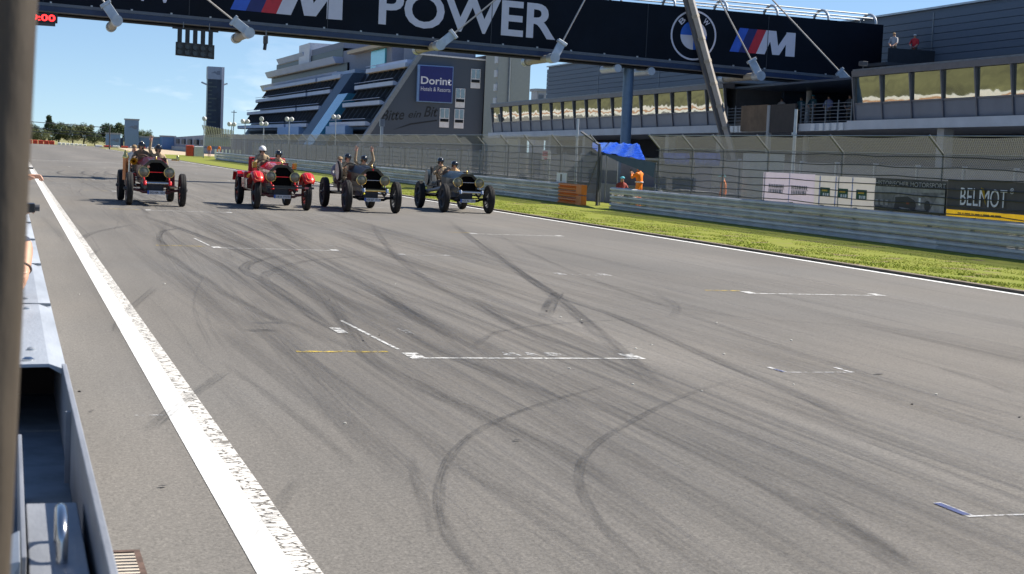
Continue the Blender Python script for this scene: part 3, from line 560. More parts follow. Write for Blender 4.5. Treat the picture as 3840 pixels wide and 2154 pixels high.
obj('wall', MB().box(28.4,30.5,63.5,74.4,0,2.1), mat('hut_grey', (.24,.24,.27), .8, var=.1), hut); obj('roof', MB().box(28.2,30.7,63.3,74.6,2.1,2.2), CONC, hut); obj('door', MB().box(28.37,28.4,73.2,74.1,0,1.95), DARKGREY, hut)
dp = thing('dark_pole', 'tall dark pole with kinked top at the left of the marshal opening', 'pole', (24.2,64.2,0)); obj('shaft', MB().tube([(24.2,64.2,0),(24.2,64.2,2.7)], .055, 10), DARKGREY, dp); obj('arm', MB().beam((24.2,64.2,2.66),(23.72,65.2,3.2),.16,.05), DARKGREY, dp)
st = thing('leaning_brace', 'dark steel brace leaning beside the marshal opening pole', 'brace', (24.6,66.5,0)); obj('bar', MB().tube([(24.6,67.2,0),(24.3,64.5,2.1)], .03, 8), DARKGREY, st); obj('foot', MB().box(24.5,24.7,67.1,67.3,0,.03), DARKGREY, st)
s1 = thing('number_board', 'white square board with black numeral 1 above the guardrail', 'sign', (23.75,67.6,.9)); obj('panel', MB().box(23.74,23.77,66.95,68.3,.93,1.36), WHITE, s1, bevel=.005)
text('numeral', '1', (23.735,67.78,.98), U, Z, .22, .32, BLACK, s1, bold=.03); obj('stem', MB().box(23.78,23.81,67.55,67.62,.2,1.3), GALV_D, s1)
s2 = thing('red_white_sign', 'small red and white sign on a post behind the fence', 'sign', (25.5,75,0)); obj('panel', MB().box(25.46,25.49,74.45,75.65,1.88,2.38), WHITE, s2); obj('post', MB().box(25.5,25.54,74.5,74.56,0,2.3), WHITE, s2)
obj('red_block', MB().box(25.44,25.458,74.75,75.5,2.08,2.32), mat('sign_red', (.55,.03,.05), .5), s2); obj('red_chevron', MB().prism([(25.44,75.5,2.0),(25.44,74.95,1.9),(25.44,74.75,2.02)], (.018,0,0)), bpy.data.materials['sign_red'], s2)
# ------------------------------------------------------------------ start gantry
def gb_(x): return 8.62-.0255*x         # bottom edge of the banner face
def gt_(x): return 11.2-.0135*x
ga = thing('start_gantry', 'dark gantry bridge over the track with large M POWER lettering', 'gantry', (32.9,83,0))
NAVY = mat('banner_navy', (.004,.007,.014), .5, var=.3, scale=.5, spec=.14, bump=.6, bscale=1.1); NAVYB = mat('beam_blue', (.012,.03,.085), .35, var=.15); BEAMT = mat('beam_underside', (.16,.14,.12), .6, var=.2)
LETT = mat('letter_white', (.62,.62,.70), .5, var=.04); MB1 = mat('stripe_blue', (.03,.11,.55), .45); MB2 = mat('stripe_navy', (.012,.02,.13), .45); MRD = mat('stripe_red', (.50,.02,.035), .45)
GX = [-8,1.5,15.7,33.6,48.4]
def sbox(x0, x1, y0, y1, f0, f1): return MB().hexa([(x0,y0,f0(x0)),(x1,y0,f0(x1)),(x1,y1,f0(x1)),(x0,y1,f0(x0)),(x0,y0,f1(x0)),(x1,y0,f1(x1)),(x1,y1,f1(x1)),(x0,y1,f1(x0))])
for i in range(4): obj('banner_panel', sbox(GX[i], GX[i+1]-.03, 82.5, 82.62, gb_, gt_), NAVY, ga)
obj('rear_panel', sbox(-8, 48.4, 84.3, 84.4, gb_, gt_), NAVY, ga)
obj('lower_trim', sbox(-8, 46.6, 82.42, 82.6, lambda x: gb_(x)-.16, lambda x: gb_(x)-.01), mat('trim_grey', (.10,.12,.15), .5), ga)
obj('lower_beam', sbox(-8, 46.6, 82.44, 84.4, lambda x: gb_(x)-.42, lambda x: gb_(x)-.165), NAVYB, ga)
obj('beam_flange', sbox(-8, 46.6, 82.38, 84.5, lambda x: gb_(x)-.47, lambda x: gb_(x)-.425), BEAMT, ga)
obj('bottom_pipe', MB().tube([(-8,82.7,gb_(-8)-.56),(46.6,82.7,gb_(46.6)-.56)], .085, 10), BLACK, ga)
obj('deck', sbox(-8, 48.4, 82.63, 84.29, lambda x: gb_(x)-.1, lambda x: gb_(x)), DARKGREY, ga)
for xj in (1.5,8.6,15.7,24.6,33.6,41):
    obj('panel_joint', MB().beam((xj-.015,82.49,gb_(xj)+.02),(xj-.015,82.49,gt_(xj)-.02),.035,.02,up=(0,1,0)), mat('joint_grey', (.03,.035,.045), .5) if 'joint_grey' not in bpy.data.materials else bpy.data.materials['joint_grey'], ga)
for q in range(28):
    xj = -6+q*1.95; obj('edge_clip', MB().box(xj,xj+.1,82.40,82.43,gb_(xj)-.03,gb_(xj)+.05), GALV, ga)
YF = 82.495; UX = (1,0,0)
def gp(name, pts, mt, d=.004): return obj(name, MB().add([(x,YF-d,z) for x,z in pts], [tuple(range(len(pts)))]), mt, ga)
def mlogo(x0, zb, zt, w_, sl):       # slanted stripes followed by the letter M, total width w_, slope of baseline sl
    H = zt-zb; lean = .42*H
    def P(x, z): return (x0+x+lean*(z-zb)/H, z+sl*x)
    sw = w_*.135
    for k, mt in enumerate((MB1, MB2, MRD)): gp('stripe', [P(k*sw,zb),P((k+1)*sw,zb),P((k+1)*sw,zt),P(k*sw,zt)], mt)
    a = 3*sw; t = w_-a-lean                       # letter M, left leg slanted, right leg upright
    mw = w_-a
    q = [P(a,zb),P(a+mw*.22,zb),(x0+a+mw*.60,zt-.30*H+sl*a),(x0+a+mw*.55,zb+sl*a),(x0+a+mw*.74,zb+sl*a),(x0+a+mw*1.0-mw*.20+.0,zt-.30*H+sl*a)]
    gp('letter', [P(a,zb),P(a+mw*.22,zb),P(a+mw*.22,zt),P(a,zt)], LETT)
    xl = a+lean
    gp('letter', [P(a+mw*.22,zt-.45*H),P(a+mw*.22,zt),(x0+xl+mw*.26,zt+sl*xl),(x0+a+mw*.60,zb+sl*a),(x0+a+mw*.42,zb+sl*a)][::1], LETT, .005)
    gp('letter', [(x0+a+mw*.42,zb+sl*a),(x0+a+mw*.60,zb+sl*a),(x0+w_-mw*.06,zt+sl*w_),(x0+w_-mw*.22,zt+sl*w_)], LETT, .006)
    gp('letter', [(x0+w_-mw*.24,zb+sl*w_),(x0+w_,zb+sl*w_),(x0+w_,zt+sl*w_),(x0+w_-mw*.24,zt+sl*w_)], LETT, .007)
mlogo(10.65, 8.86, 10.7, 5.8, -.027); mlogo(38.65, 8.43, 9.78, 4.08, -.017)
text('lettering', 'POWER', (18.38,YF,8.60), UX, Z, 9.85, 1.92, LETT, ga, bold=.022, slope=-.022)
text('lettering', 'BMW', (2.6,YF,9.06), UX, Z, 5.5, 1.75, LETT, ga, bold=.022, slope=-.022)
RC = (36.40,9.18)
def ring(r0, r1, mt, a0=0, a1=360, d=.004, n=40):
    A = [R(a0+(a1-a0)*i/n) for i in range(n+1)]
    o = MB().add([(RC[0]+r0*math.cos(t),YF-d,RC[1]+r0*math.sin(t)) for t in A]+[(RC[0]+r1*math.cos(t),YF-d,RC[1]+r1*math.sin(t)) for t in A], [(i,i+1,n+2+i,n+1+i) for i in range(n)])
    return obj('roundel_part', o, mt, ga)
ring(1.29, 1.39, LETT); RB = mat('roundel_blue', (.02,.12,.55), .45)
for k in range(4): ring(0.001, .80, RB if k % 2 else LETT, 90*k, 90*k+90, n=12)
for ch, an_ in (('B',134),('M',90),('W',46)):
    t_ = R(an_); c_ = Vector((RC[0]+1.06*math.cos(t_), YF, RC[1]+1.06*math.sin(t_))); u_ = Vector((math.sin(t_),0,-math.cos(t_))); v_ = Vector((math.cos(t_),0,math.sin(t_)))
    text('roundel_letter', ch, c_-u_*.19-v_*.15, u_, v_, .38, .30, LETT, ga, bold=.02)
for x in (35.2,38.4,41.55,44.8,47.9,32.0,28.8,25.6):
    pts = [(x,82.55+.9*(1-math.cos(t*math.pi/12)),gt_(x)+.62*math.sin(t*math.pi/12)) for t in range(13)]
    obj('roof_hoop', MB().tube(pts, .075, 8), STEELP, ga, smooth=True)
for y_, dz in ((82.75,.33),(83.45,.63),(84.15,.33)): obj('roof_rail', MB().tube([(24,y_,gt_(24)+dz),(48,y_,gt_(48)+dz)], .045, 6), GALV, ga)
COLB = mat('column_blue', (.10,.17,.27), .4, .2, var=.12)
obj('column', MB().tube([(32.9,83.2,0),(32.9,83.2,7.25)], .30, 24), COLB, ga, smooth=True); obj('column', MB().tube([(44.12,83.2,0),(44.2,83.2,7.0)], .17, 16), CONC_L, ga, smooth=True)
obj('column', MB().tube([(-5,83.2,0),(-5,83.2,8.2)], .30, 24), COLB, ga, smooth=True)
for x in (31.9,33.9): obj('column_stub', MB().tube([(x,82.3,gb_(x)-.72),(x,84.6,gb_(x)-.72)], .22, 16), STEELP, ga, smooth=True)
PIPE = mat('pipe_tan', (.40,.36,.30), .6, .2, var=.15); MT = (33.4,82.4,17.9); MT2 = (-2.0,82.4,17.5)
for x, z in ((4.95,7.80),(11.42,7.62),(21.35,7.62),(27.68,7.34),(39.85,7.06),(45.6,6.95)):
    zz_ = gb_(x)-.72
    obj('cross_pipe', MB().tube([(x,80.9,z),(x,85.8,z)], .21, 16), PIPE, ga, smooth=True); obj('pipe_collar', MB().tube([(x,80.75,z),(x,81.5,z)], .27, 18), STEELP, ga, smooth=True); obj('pipe_collar', MB().tube([(x,85.3,z),(x,85.9,z)], .27, 18), STEELP, ga, smooth=True)
    top = MT2 if x < 15 else MT; d = (Vector(top)-Vector((x,80.95,z))).normalized(); a_ = Vector((x,80.95,z)); b_ = a_+d*.95
    obj('cable_plate', MB().beam(a_-d*.12, b_, .46, .10, up=(0,1,0)), STEELP, ga, bevel=.02); obj('cable_clevis', MB().beam(b_-d*.06, b_+d*.1, .56, .26, up=(0,1,0)), STEELP, ga, bevel=.02)
    obj('stay_cable', MB().tube([b_, top], .045, 8), mat('stay_cable', (.45,.43,.40), .4, .5) if 'stay_cable' not in bpy.data.materials else bpy.data.materials['stay_cable'], ga)
MAST = mat('mast_tan', (.44,.41,.38), .5, .2, var=.15, scale=2)
for xa, xb in ((39.9,33.4),):
    obj('mast_leg', MB().beam((xa,81.9,0),(xb,82.1,18.2),.30,.30,up=(.7,-.7,0)), MAST, ga, bevel=.03)
    obj('mast_leg_shaded_side', MB().beam((xa-.26,82.1,0),(xb-.26,82.3,18.2),.26,.2,up=(0,1,0)), mat('mast_shade', (.14,.13,.125), .6), ga)  # darker beam paints the unlit left side of the leg
    for k in range(15):
        f_ = (k+.4)/15; obj('mast_clamp', MB().beam((xa+(xb-xa)*f_,81.86+.2*f_,18.2*f_-.07),(xa+(xb-xa)*f_-.06,81.86+.2*f_,18.2*f_+.09),.33,.33,up=(.7,-.7,0)), PIPE, ga)
# start lights, clock, camera hanging below the gantry
sg_ = thing('start_light_panel', 'black start light panel with five hangers and ten lamps below gantry', 'start lights', (8.87,82.3,6.3))
obj('lamp_box', MB().hexa([(7.93,82.1,6.36),(9.86,82.1,6.26),(9.86,82.35,6.26),(7.93,82.35,6.36),(7.93,82.1,7.03),(9.86,82.1,6.97),(9.86,82.35,6.97),(7.93,82.35,7.03)]), BLACK, sg_, bevel=.02)
obj('top_bar', MB().beam((7.75,82.3,7.72),(10.05,82.3,7.66),.1,.07), BLACK, sg_); LENS = mat('dark_lens', (.05,.055,.06), .15, var=.1)
for k in range(5):
    x = 8.12+k*.387; zb = 6.68-.02*k
    obj('hanger', MB().box(x-.11,x+.11,82.2,82.32,7.0-.015*k,7.73-.015*k), BLACK, sg_)
    for r_ in range(2): obj('lamp', MB().lathe([(0,0),(.13,0),(.14,-.12),(.125,-.12),(.115,-.02),(0,-.02)], (x,82.09,6.84-.30*r_-.02*k), (0,1,0), 18), LENS, sg_, smooth=True)
for x in (8.3,9.6): obj('suspension_bar', MB().box(x-.02,x+.02,82.28,82.32,7.7,8.05), GALV_D, sg_)
lc = thing('race_clock', 'black clock box with red glowing digits at gantry left end', 'clock', (1.5,81.6,7.4)); obj('case', MB().box(.2,2.16,81.55,81.8,7.53,7.99), BLACK, lc); obj('lower_box', MB().box(.2,2.06,81.6,81.8,7.38,7.525), DARKGREY, lc)
LED = mat('led_red', (1,.02,.02), .5, emit=3.2); text('digits', '00:00', (.55,81.545,7.6), UX, Z, 1.5, .32, LED, lc, bold=.02); obj('hanger', MB().box(1.0,1.1,81.7,82.6,7.99,8.3), DARKGREY, lc)
hc = thing('hanging_camera', 'small dark camera unit hanging alone below the gantry', 'camera', (12.48,82.4,6.9)); obj('stem', MB().tube([(12.5,82.4,7.3),(12.5,82.4,7.9)], .04, 8), GALV_D, hc); obj('body', MB().box(12.38,12.58,82.2,82.6,7.22,7.62), DARKGREY, hc, bevel=.02); obj('lens_barrel', MB().tube([(12.46,82.3,7.25),(12.42,82.25,6.9)], .09, 12), BLACK, hc)
# ------------------------------------------------------------------ pit building
def lev(y): return -.0088*(y-80)
PANELM = mat('panel_grey', (.17,.19,.235), .45, .3, var=.08, scale=.8); FRAMEM = mat('window_frame_grey', (.15,.155,.18), .45, .4, var=.1)
GLASS = bpy.data.materials.new('tinted_glass'); GLASS.use_nodes = True; _b = GLASS.node_tree.nodes['Principled BSDF']; _b.inputs['Base Color'].default_value = (.46,.47,.40,1); _b.inputs['Metallic'].default_value = 1; _b.inputs['Roughness'].default_value = .02
_n = GLASS.node_tree.nodes.new('ShaderNodeTexNoise'); _n.inputs['Scale'].default_value = .55; _bp = GLASS.node_tree.nodes.new('ShaderNodeBump'); _bp.inputs['Strength'].default_value = .024; _bp.inputs['Distance'].default_value = .3
_tc = GLASS.node_tree.nodes.new('ShaderNodeTexCoord'); GLASS.node_tree.links.new(_tc.outputs['Object'], _n.inputs['Vector']); GLASS.node_tree.links.new(_n.outputs[0], _bp.inputs['Height']); GLASS.node_tree.links.new(_bp.outputs[0], _b.inputs['Normal'])
DOORM = mat('garage_door', (.10,.11,.125), .9, spec=.05); XP = 40.0; TILT = math.tan(R(7.5)); PANE = math.tan(R(5.2))
def px_(z): return XP+.22-(z-4.4)*TILT*1.0      # facade leans out over the pit lane
def ybox(x0, x1, y0, y1, z0, z1):
    return MB().hexa([(x0,y0,z0+lev(y0)),(x1,y0,z0+lev(y0)),(x1,y1,z0+lev(y1)),(x0,y1,z0+lev(y1)),(x0,y0,z1+lev(y0)),(x1,y0,z1+lev(y0)),(x1,y1,z1+lev(y1)),(x0,y1,z1+lev(y1))])
def tbox(d0, d1, y0, y1, z0, z1):     # box following the leaning facade, d measured inwards
    A = [(px_(z0)+d0,z0),(px_(z0)+d1,z0)]; B = [(px_(z1)+d0,z1),(px_(z1)+d1,z1)]
    return MB().hexa([(A[0][0],y0,A[0][1]+lev(y0)),(A[1][0],y0,A[1][1]+lev(y0)),(A[1][0],y1,A[1][1]+lev(y1)),(A[0][0],y1,A[0][1]+lev(y1)),(B[0][0],y0,B[0][1]+lev(y0)),(B[1][0],y0,B[1][1]+lev(y0)),(B[1][0],y1,B[1][1]+lev(y1)),(B[0][0],y1,B[0][1]+lev(y1))])
def pit_block(label, ys, z_extra=0):
    t_ = thing('pit_building', label, 'building', (XP,ys[0],0), 'pit building sections'); y0, y1 = ys[0], ys[-1]
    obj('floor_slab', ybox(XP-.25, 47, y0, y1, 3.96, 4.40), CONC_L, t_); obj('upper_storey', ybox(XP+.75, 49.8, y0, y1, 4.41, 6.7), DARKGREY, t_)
    obj('roof_edge', tbox(-.06, .7, y0, y1, 6.58, 6.86), FRAMEM, t_); obj('roof', ybox(XP-.1, 49.9, y0, y1, 6.87, 6.95), GALV_D, t_)
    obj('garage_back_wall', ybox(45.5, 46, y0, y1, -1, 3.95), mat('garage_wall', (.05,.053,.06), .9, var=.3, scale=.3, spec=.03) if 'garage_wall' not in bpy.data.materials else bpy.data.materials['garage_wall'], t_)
    for a, b in zip(ys[:-1], ys[1:]):
        obj('parapet_panel', tbox(.02, .1, a+.05, b-.05, 4.46, 5.20), PANELM, t_); q0 = px_(5.3)+.04; q1 = px_(5.3)+.075-1.26*PANE+.03
        o = obj('window_pane', MB().hexa([(q0,a+.07,5.3+lev(a)),(q0+.04,a+.07,5.3+lev(a)),(q0+.04,b-.07,5.3+lev(b)),(q0,b-.07,5.3+lev(b)),(q0-1.26*PANE,a+.07,6.56+lev(a)),(q0+.04-1.26*PANE,a+.07,6.56+lev(a)),(q0+.04-1.26*PANE,b-.07,6.56+lev(b)),(q0-1.26*PANE,b-.07,6.56+lev(b))]), GLASS, t_)
        obj('window_rail', tbox(-.02, .13, a+.05, b-.05, 5.205, 5.295), FRAMEM, t_); obj('sill_rail', tbox(-.05, .13, a+.05, b-.05, 4.405, 4.455), FRAMEM, t_)
    for a in ys: obj('mullion', tbox(-.05, .1, a-.05, a+.05, 4.41, 6.57), FRAMEM, t_)
    y = y0+1.0
    while y < y1:
        obj('garage_column', MB().box(XP+.2,XP+.7,y-.28,y+.28,0,3.95+lev(y)), CONC, t_); obj('garage_door', MB().box(45.4,45.49,y+.5,y+5.6,0,2.7+lev(y)), DOORM, t_); y += 7.75
    return t_
nearY = [70.75-2.63*k for k in range(0,22)][::-1]; farY = [85.7+2.63*k for k in range(0,19)]
pit_block('near pit building section with tilted amber windows at right edge', nearY)
pit_block('far pit building section with row of amber windows behind the blue column', farY)
def plank(y0, y1, z0, z1, x, mt, nm, t_): return obj(nm, ybox(x, x+.12, y0, y1, z0, z1), mt, t_)
rc_ = thing('viewing_balcony', 'dark recessed balcony between the two pit building sections', 'balcony', (42,78,0))
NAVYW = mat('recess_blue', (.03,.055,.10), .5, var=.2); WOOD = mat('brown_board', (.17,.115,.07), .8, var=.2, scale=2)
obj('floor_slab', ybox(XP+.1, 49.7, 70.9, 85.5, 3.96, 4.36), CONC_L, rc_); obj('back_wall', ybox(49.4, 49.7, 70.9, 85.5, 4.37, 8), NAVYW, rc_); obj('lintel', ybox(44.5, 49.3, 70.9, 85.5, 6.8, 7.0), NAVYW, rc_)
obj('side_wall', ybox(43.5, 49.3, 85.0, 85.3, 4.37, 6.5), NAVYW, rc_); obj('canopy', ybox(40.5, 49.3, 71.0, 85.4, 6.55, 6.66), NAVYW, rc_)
obj('garage_back_wall', ybox(45.5, 46, 70.9, 85.5, -1, 3.95), bpy.data.materials['garage_wall'], rc_)
plank(79.6, 82.95, 4.0, 5.45, XP-.2, WOOD, 'brown_board', rc_); plank(76.4, 79.3, 3.9, 5.42, XP-.2, mat('dark_board', (.06,.05,.045), .8), 'dark_board', rc_)
obj('board_edge', ybox(XP-.25, XP-.05, 79.3, 79.58, 2.2, 5.4), CONC, rc_)
for k in range(6): obj('railing_bar', MB().tube([(XP+.1,70.95,4.45+.18*k+lev(71)),(XP+.1,76.3,4.45+.18*k+lev(76))], .018, 6), GALV_D, rc_); obj('railing_bar', MB().tube([(XP+.1,83,4.45+.18*k+lev(83)),(XP+.1,85.4,4.45+.18*k+lev(85))], .018, 6), GALV_D, rc_)
for y_ in (70.95,72.3,73.6,75,76.3,83.1,84.3,85.4): obj('railing_post', MB().box(XP+.07,XP+.13,y_-.03,y_+.03,4.36+lev(y_),5.5+lev(y_)), GALV_D, rc_)
for y_ in (71.6,72.3,73.0,73.7,74.6,83.2,83.8,84.4,85.0): obj('white_fascia_block', ybox(XP+.02, XP+.09, y_, y_+.4, 3.97, 4.33), WHITE, rc_)
for k in range(7): obj('stair_tread', ybox(46.2, 47.6, 77.6+.35*k, 77.9+.35*k, 4.6+.42*k, 4.68+.42*k), DARKGREY, rc_)
obj('upper_landing', MB().box(47.0,50.6,79.6,82.3,8.02,8.2), DARKGREY, rc_)
obj('landing_screen', MB().box(47.1,50.5,79.64,79.68,8.2,9.0), mat('screen_dark', (.03,.035,.045), .7), rc_)
for k in range(4): obj('landing_rail', MB().tube([(48.5,79.7,8.4+.25*k),(50.5,79.7,8.4+.25*k)], .02, 6), GALV_D, rc_)
cmb = thing('security_camera', 'little camera on short stand at pit building roof corner', 'camera', (40,70.2,7.05)); obj('stand', MB().tube([(40.1,70.1,6.93),(40.1,70.1,7.2)], .03, 8), DARKGREY, cmb); obj('housing', MB().box(39.95,40.25,69.9,70.3,7.2,7.42), DARKGREY, cmb, bevel=.02)
# big corrugated hall above and behind the pits
hall = thing('corrugated_hall', 'huge windowless blue-grey corrugated hall behind the pit building', 'building', (50,90,0))
HALLM = mat('hall_metal', (.095,.12,.16), .55, .1, var=.06, scale=.15); y0, y1 = 30, 148.4
obj('core', ybox(50.25, 84, y0, y1, 0, 11.4), HALLM, hall)
hb = 5.2; k = 0
while hb < 11.2:
    obj('wall_board', ybox(50.1, 50.24, y0, y1, hb, hb+.37), HALLM, hall); hb += .4
for y_ in (52,66,80,94,107,120,134): obj('seam_trim', ybox(50.07, 50.098, y_-.05, y_+.05, 5.2, 11.2), GALV_D, hall)
obj('parapet', ybox(50.05, 84.2, y0-.1, y1+.1, 11.41, 11.52), GALV, hall)
for y_ in (60.3,): 
    lp = thing('roof_mast', 'short instrument mast on the hall beside right frame edge', 'mast', (49,56.5,6.9)); obj('shaft', MB().tube([(47.5,60.3,7.0),(47.5,60.3,8.3)], .05, 8), GALV_D, lp); obj('box', MB().box(47.35,47.65,60.1,60.5,7.5,8.1), GALV, lp)
# ------------------------------------------------------------------ hotel
ht = thing('hotel', 'slanted grey terraced hotel with dark blue Dorint sign on its end wall', 'building', (60,233,0))
HG = mat('hotel_grey', (.055,.072,.105), .7, var=.05, scale=.1); HL = mat('hotel_band', (.34,.41,.56), .5, var=.08, scale=.2); HD = mat('hotel_glazing', (.008,.010,.015), .4, var=.2, spec=.2); HS = mat('hotel_soffit', (.46,.38,.27), .7); HW = mat('hotel_white', (.62,.62,.66), .6)
YG, YE = 233.0, 374.0
def fx(z): return 50.8+(z-4.4)*.645         # sloping facade
obj('gable_wall', MB().prism([(fx(0),YG,-1),(68.5,YG,-1),(68.7,YG,16.2),(58.9,YG,16.5)], (0,1.0,0)), HG, ht)
obj('gable_edge', MB().prism([(fx(0)-.75,YG-.15,-1),(fx(0)-.02,YG-.15,-1),(58.88,YG-.15,16.45),(58.1,YG-.15,16.45)], (0,1.3,0)), mat('gable_trim', (.20,.22,.25), .6), ht)
obj('gable_coping', MB().prism([(58.1,YG-.2,16.5),(68.8,YG-.2,16.2),(68.8,YG-.2,16.42),(58.1,YG-.2,16.72)], (0,1.4,0)), HW, ht)
obj('core', MB().prism([(fx(0)+1.2,YG+1,-1),(69.5,YG+1,-1),(69.5,YG+1,15.5),(fx(15.5)+1.2,YG+1,15.5)], (0,YE-YG-1,0)), HD, ht)
obj('side_tower', MB().box(68.72,70.3,YG-1,YG+8,-1,17), mat('hotel_black', (.012,.012,.016), .5), ht)
for i, z in enumerate((5.6,8.85,11.85,14.7)):
    for (ya, yb) in ((YG+1.2,262),(283.5,306),(308,YE)):
        obj('terrace_band', MB().hexa([(fx(z)-.9,ya,z),(fx(z)+.6,ya,z),(fx(z)+.6,yb,z),(fx(z)-.9,yb,z),(fx(z)-.9,ya,z+.62),(fx(z)-.6,ya,z+.62),(fx(z)-.6,yb,z+.62),(fx(z)-.9,yb,z+.62)]), HL, ht)
        obj('terrace_soffit', MB().box(fx(z)-.85,fx(z)+1.0,ya+.02,yb-.02,z-.12,z-.01), HS if i == 3 else HG, ht)
        obj('balcony_rail', MB().tube([(fx(z)-.92,ya,z+1.0),(fx(z)-.92,yb,z+1.0)], .05, 6), HL, ht)
DIVM = mat('divider_dark', (.035,.042,.055), .6); y = YG+3
while y < YE-1:
    if not (263 < y < 283):
        for i, z in enumerate((6.75,9.95,12.9)):
            z1 = z+2.0
            if True:
                pts = [(fx(z)-.3,y,z),(fx(z)+.5,y,z),(fx(z1)+.5,y,z1),(fx(z1)-.3,y,z1)]
                obj('room_divider', MB().prism(pts, (0,.22,0)), DIVM, ht)
    y += 3.6
obj('stair_shaft', MB().prism([(fx(1)-1.0,0,1),(fx(1)+2,0,1),(fx(15.2)+2,0,15.2),(fx(15.2)-1.0,0,15.2)], (0,9,0)), NAVYW, ht).location = (0,273,0)
GLB = mat('glass_blue', (.06,.26,.42), .15, .3, var=.2, scale=.1); obj('stair_glazing', MB().prism([(fx(2)-1.1,264.5,2),(fx(2)+1,264.5,2),(fx(11.3)+1,264.5,11.3),(fx(11.3)-1.1,264.5,11.3)], (0,8.4,0)), GLB, ht)
obj('entrance_strip', MB().box(fx(5)-1.1,fx(5)+.2,246,262,4.3,5.55), mat('strip_blue', (.16,.30,.55), .5), ht); obj('entrance_strip', MB().box(fx(5)-1.1,fx(5)+.2,288,312,4.2,5.55), bpy.data.materials['strip_blue'], ht)
# upper storeys stepping out at the far end
for z, x_, ya, yb in ((15.2,58.3,296,392),(18.3,58.8,303,388),(21.2,60.2,345,380)):
    obj('upper_terrace', MB().hexa([(x_+.6,ya,z),(x_+12,ya,z),(x_+12,yb,z),(x_+.6,yb,z),(x_,ya,z+1.2),(x_+12,ya,z+1.2),(x_+12,yb,z+1.2),(x_,yb,z+1.2)]), HL, ht)
    obj('upper_soffit', MB().box(x_+.7,x_+11.9,ya+.1,yb-.1,z-.15,z-.02), HS, ht); obj('upper_glazing', MB().box(x_+2.2,x_+11.9,ya+1,yb-4,z+1.21,z+3.0 if z < 20 else z+1.9), HD, ht)
obj('roof_block', MB().box(61.2,73,304,352,19.6,22.6), mat('roof_block', (.17,.19,.25), .7), ht); obj('roof_block', MB().box(60.6,70,338,351,19.3,24.1), HW, ht)
obj('roof_block', MB().box(60.9,72,262,303,16,20.6), bpy.data.materials['roof_block'], ht); obj('lounge_glazing', MB().box(60.6,60.88,266,277,15.8,19.3), mat('glass_cyan', (.12,.50,.60), .2, .2), ht); obj('lounge_soffit', MB().box(59.4,60.9,260,292,19.4,20.0), HS, ht)
for (ya, yb) in ((240,262),(279,300)): obj('upper_terrace', MB().box(58.2,61,ya,yb,14.9,16.1), HL, ht)
obj('roof_block', MB().box(62,68,236,258,16.6,19.4), bpy.data.materials['roof_block'], ht)
# sign and windows on the gable
YS = YG-.5
SGB = mat('sign_blue', (.008,.012,.14), .4); SGE = mat('sign_edge', (.16,.27,.52), .4)
obj('sign_case', MB().box(58.1,63.62,YS+.01,YG-.01,9.5,15.0), SGE, ht); obj('sign_face', MB().box(58.45,63.5,YS-.06,YS+.005,9.62,14.85), SGB, ht)
text('sign_lettering', 'Dorint', (58.62,YS-.065,12.15), UX, Z, 4.75, 1.15, LETT, ht, bold=.02); text('sign_lettering', 'Hotels & Resorts', (58.65,YS-.065,11.15), UX, Z, 4.6, .62, LETT, ht)
WGL = mat('hotel_window_glass', (.22,.30,.36), .2, .2)
for (x_, z0) in ((66.5,11.97),(64.2,8.92),(61.85,5.83),(64.15,5.80)):
    wn = obj('window', MB().box(x_,x_+1.5,YG-.12,YG-.01,z0,z0+2.9), HW, ht)
    obj('pane', MB().box(x_+.1,x_+.68,YG-.16,YG-.125,z0+1.45,z0+2.8), WGL, wn); obj('pane', MB().box(x_+.82,x_+1.4,YG-.16,YG-.125,z0+1.45,z0+2.8), WGL, wn); obj('pane', MB().box(x_+.1,x_+1.4,YG-.16,YG-.125,z0+.85,z0+1.3), HD, wn)
INK = mat('ink', (.012,.016,.024), .7)
text('wall_script', 'Bitte', (52.9,YG-.01,6.35), UX, Z, 3.5, 1.6, INK, ht, shear=.3, bold=.015, slope=.1); text('wall_script', 'ein', (57.0,YG-.01,7.0), UX, Z, 2.0, 1.0, INK, ht, shear=.3, bold=.015, slope=.08); text('wall_script', 'Bit', (59.4,YG-.01,7.25), UX, Z, 2.2, 1.6, INK, ht, shear=.3, bold=.015, slope=.06)
obj('script_underline', MB().prism([(54.6,YG-.03,5.05),(57.5,YG-.03,6.0),(61.5,YG-.03,6.75),(61.5,YG-.03,6.95),(57.4,YG-.03,6.22)], (0,.025,0)), INK, ht)
# ------------------------------------------------------------------ beyond the hotel
def tower(name, label, x0, x1, y0, y1, z, mt, trim=None, base=0):
    t_ = thing(name, label, 'building', ((x0+x1)/2,y0,0)); obj('wall', MB().box(x0,x1,y0,y1,base,z), mt, t_); obj('roof_edge', MB().box(x0-.15,x1+.15,y0-.15,y1+.15,z+.002,z+.3), trim or CONC, t_); return t_
BEI = mat('beige_render', (.36,.36,.34), .8, var=.05)
bt = tower('beige_block', 'tall plain grey-beige block rising between hotel and hall', 60.8, 65.2, 200, 206, 22, BEI); obj('drain_pipe', MB().tube([(62.3,199.9,0),(62.3,199.9,22)], .15, 8), GALV_D, bt)
for k in range(9): obj('window', MB().box(60.5,60.79,200.2,200.9,5+1.8*k,5.9+1.8*k), HW, bt)
sb_ = tower('white_roof_cabin', 'small pale block showing above the pit roof beside the hall', 56.3, 57.4, 170, 172, 9.35, mat('cabin_white', (.5,.48,.46), .8)); obj('vent', MB().box(56.5,57.1,169.9,169.99,8.4,9.0), GALV_D, sb_)
tw = thing('sign_tower', 'tall dark tower with pale logo panel on top', 'tower', (46,380,0))
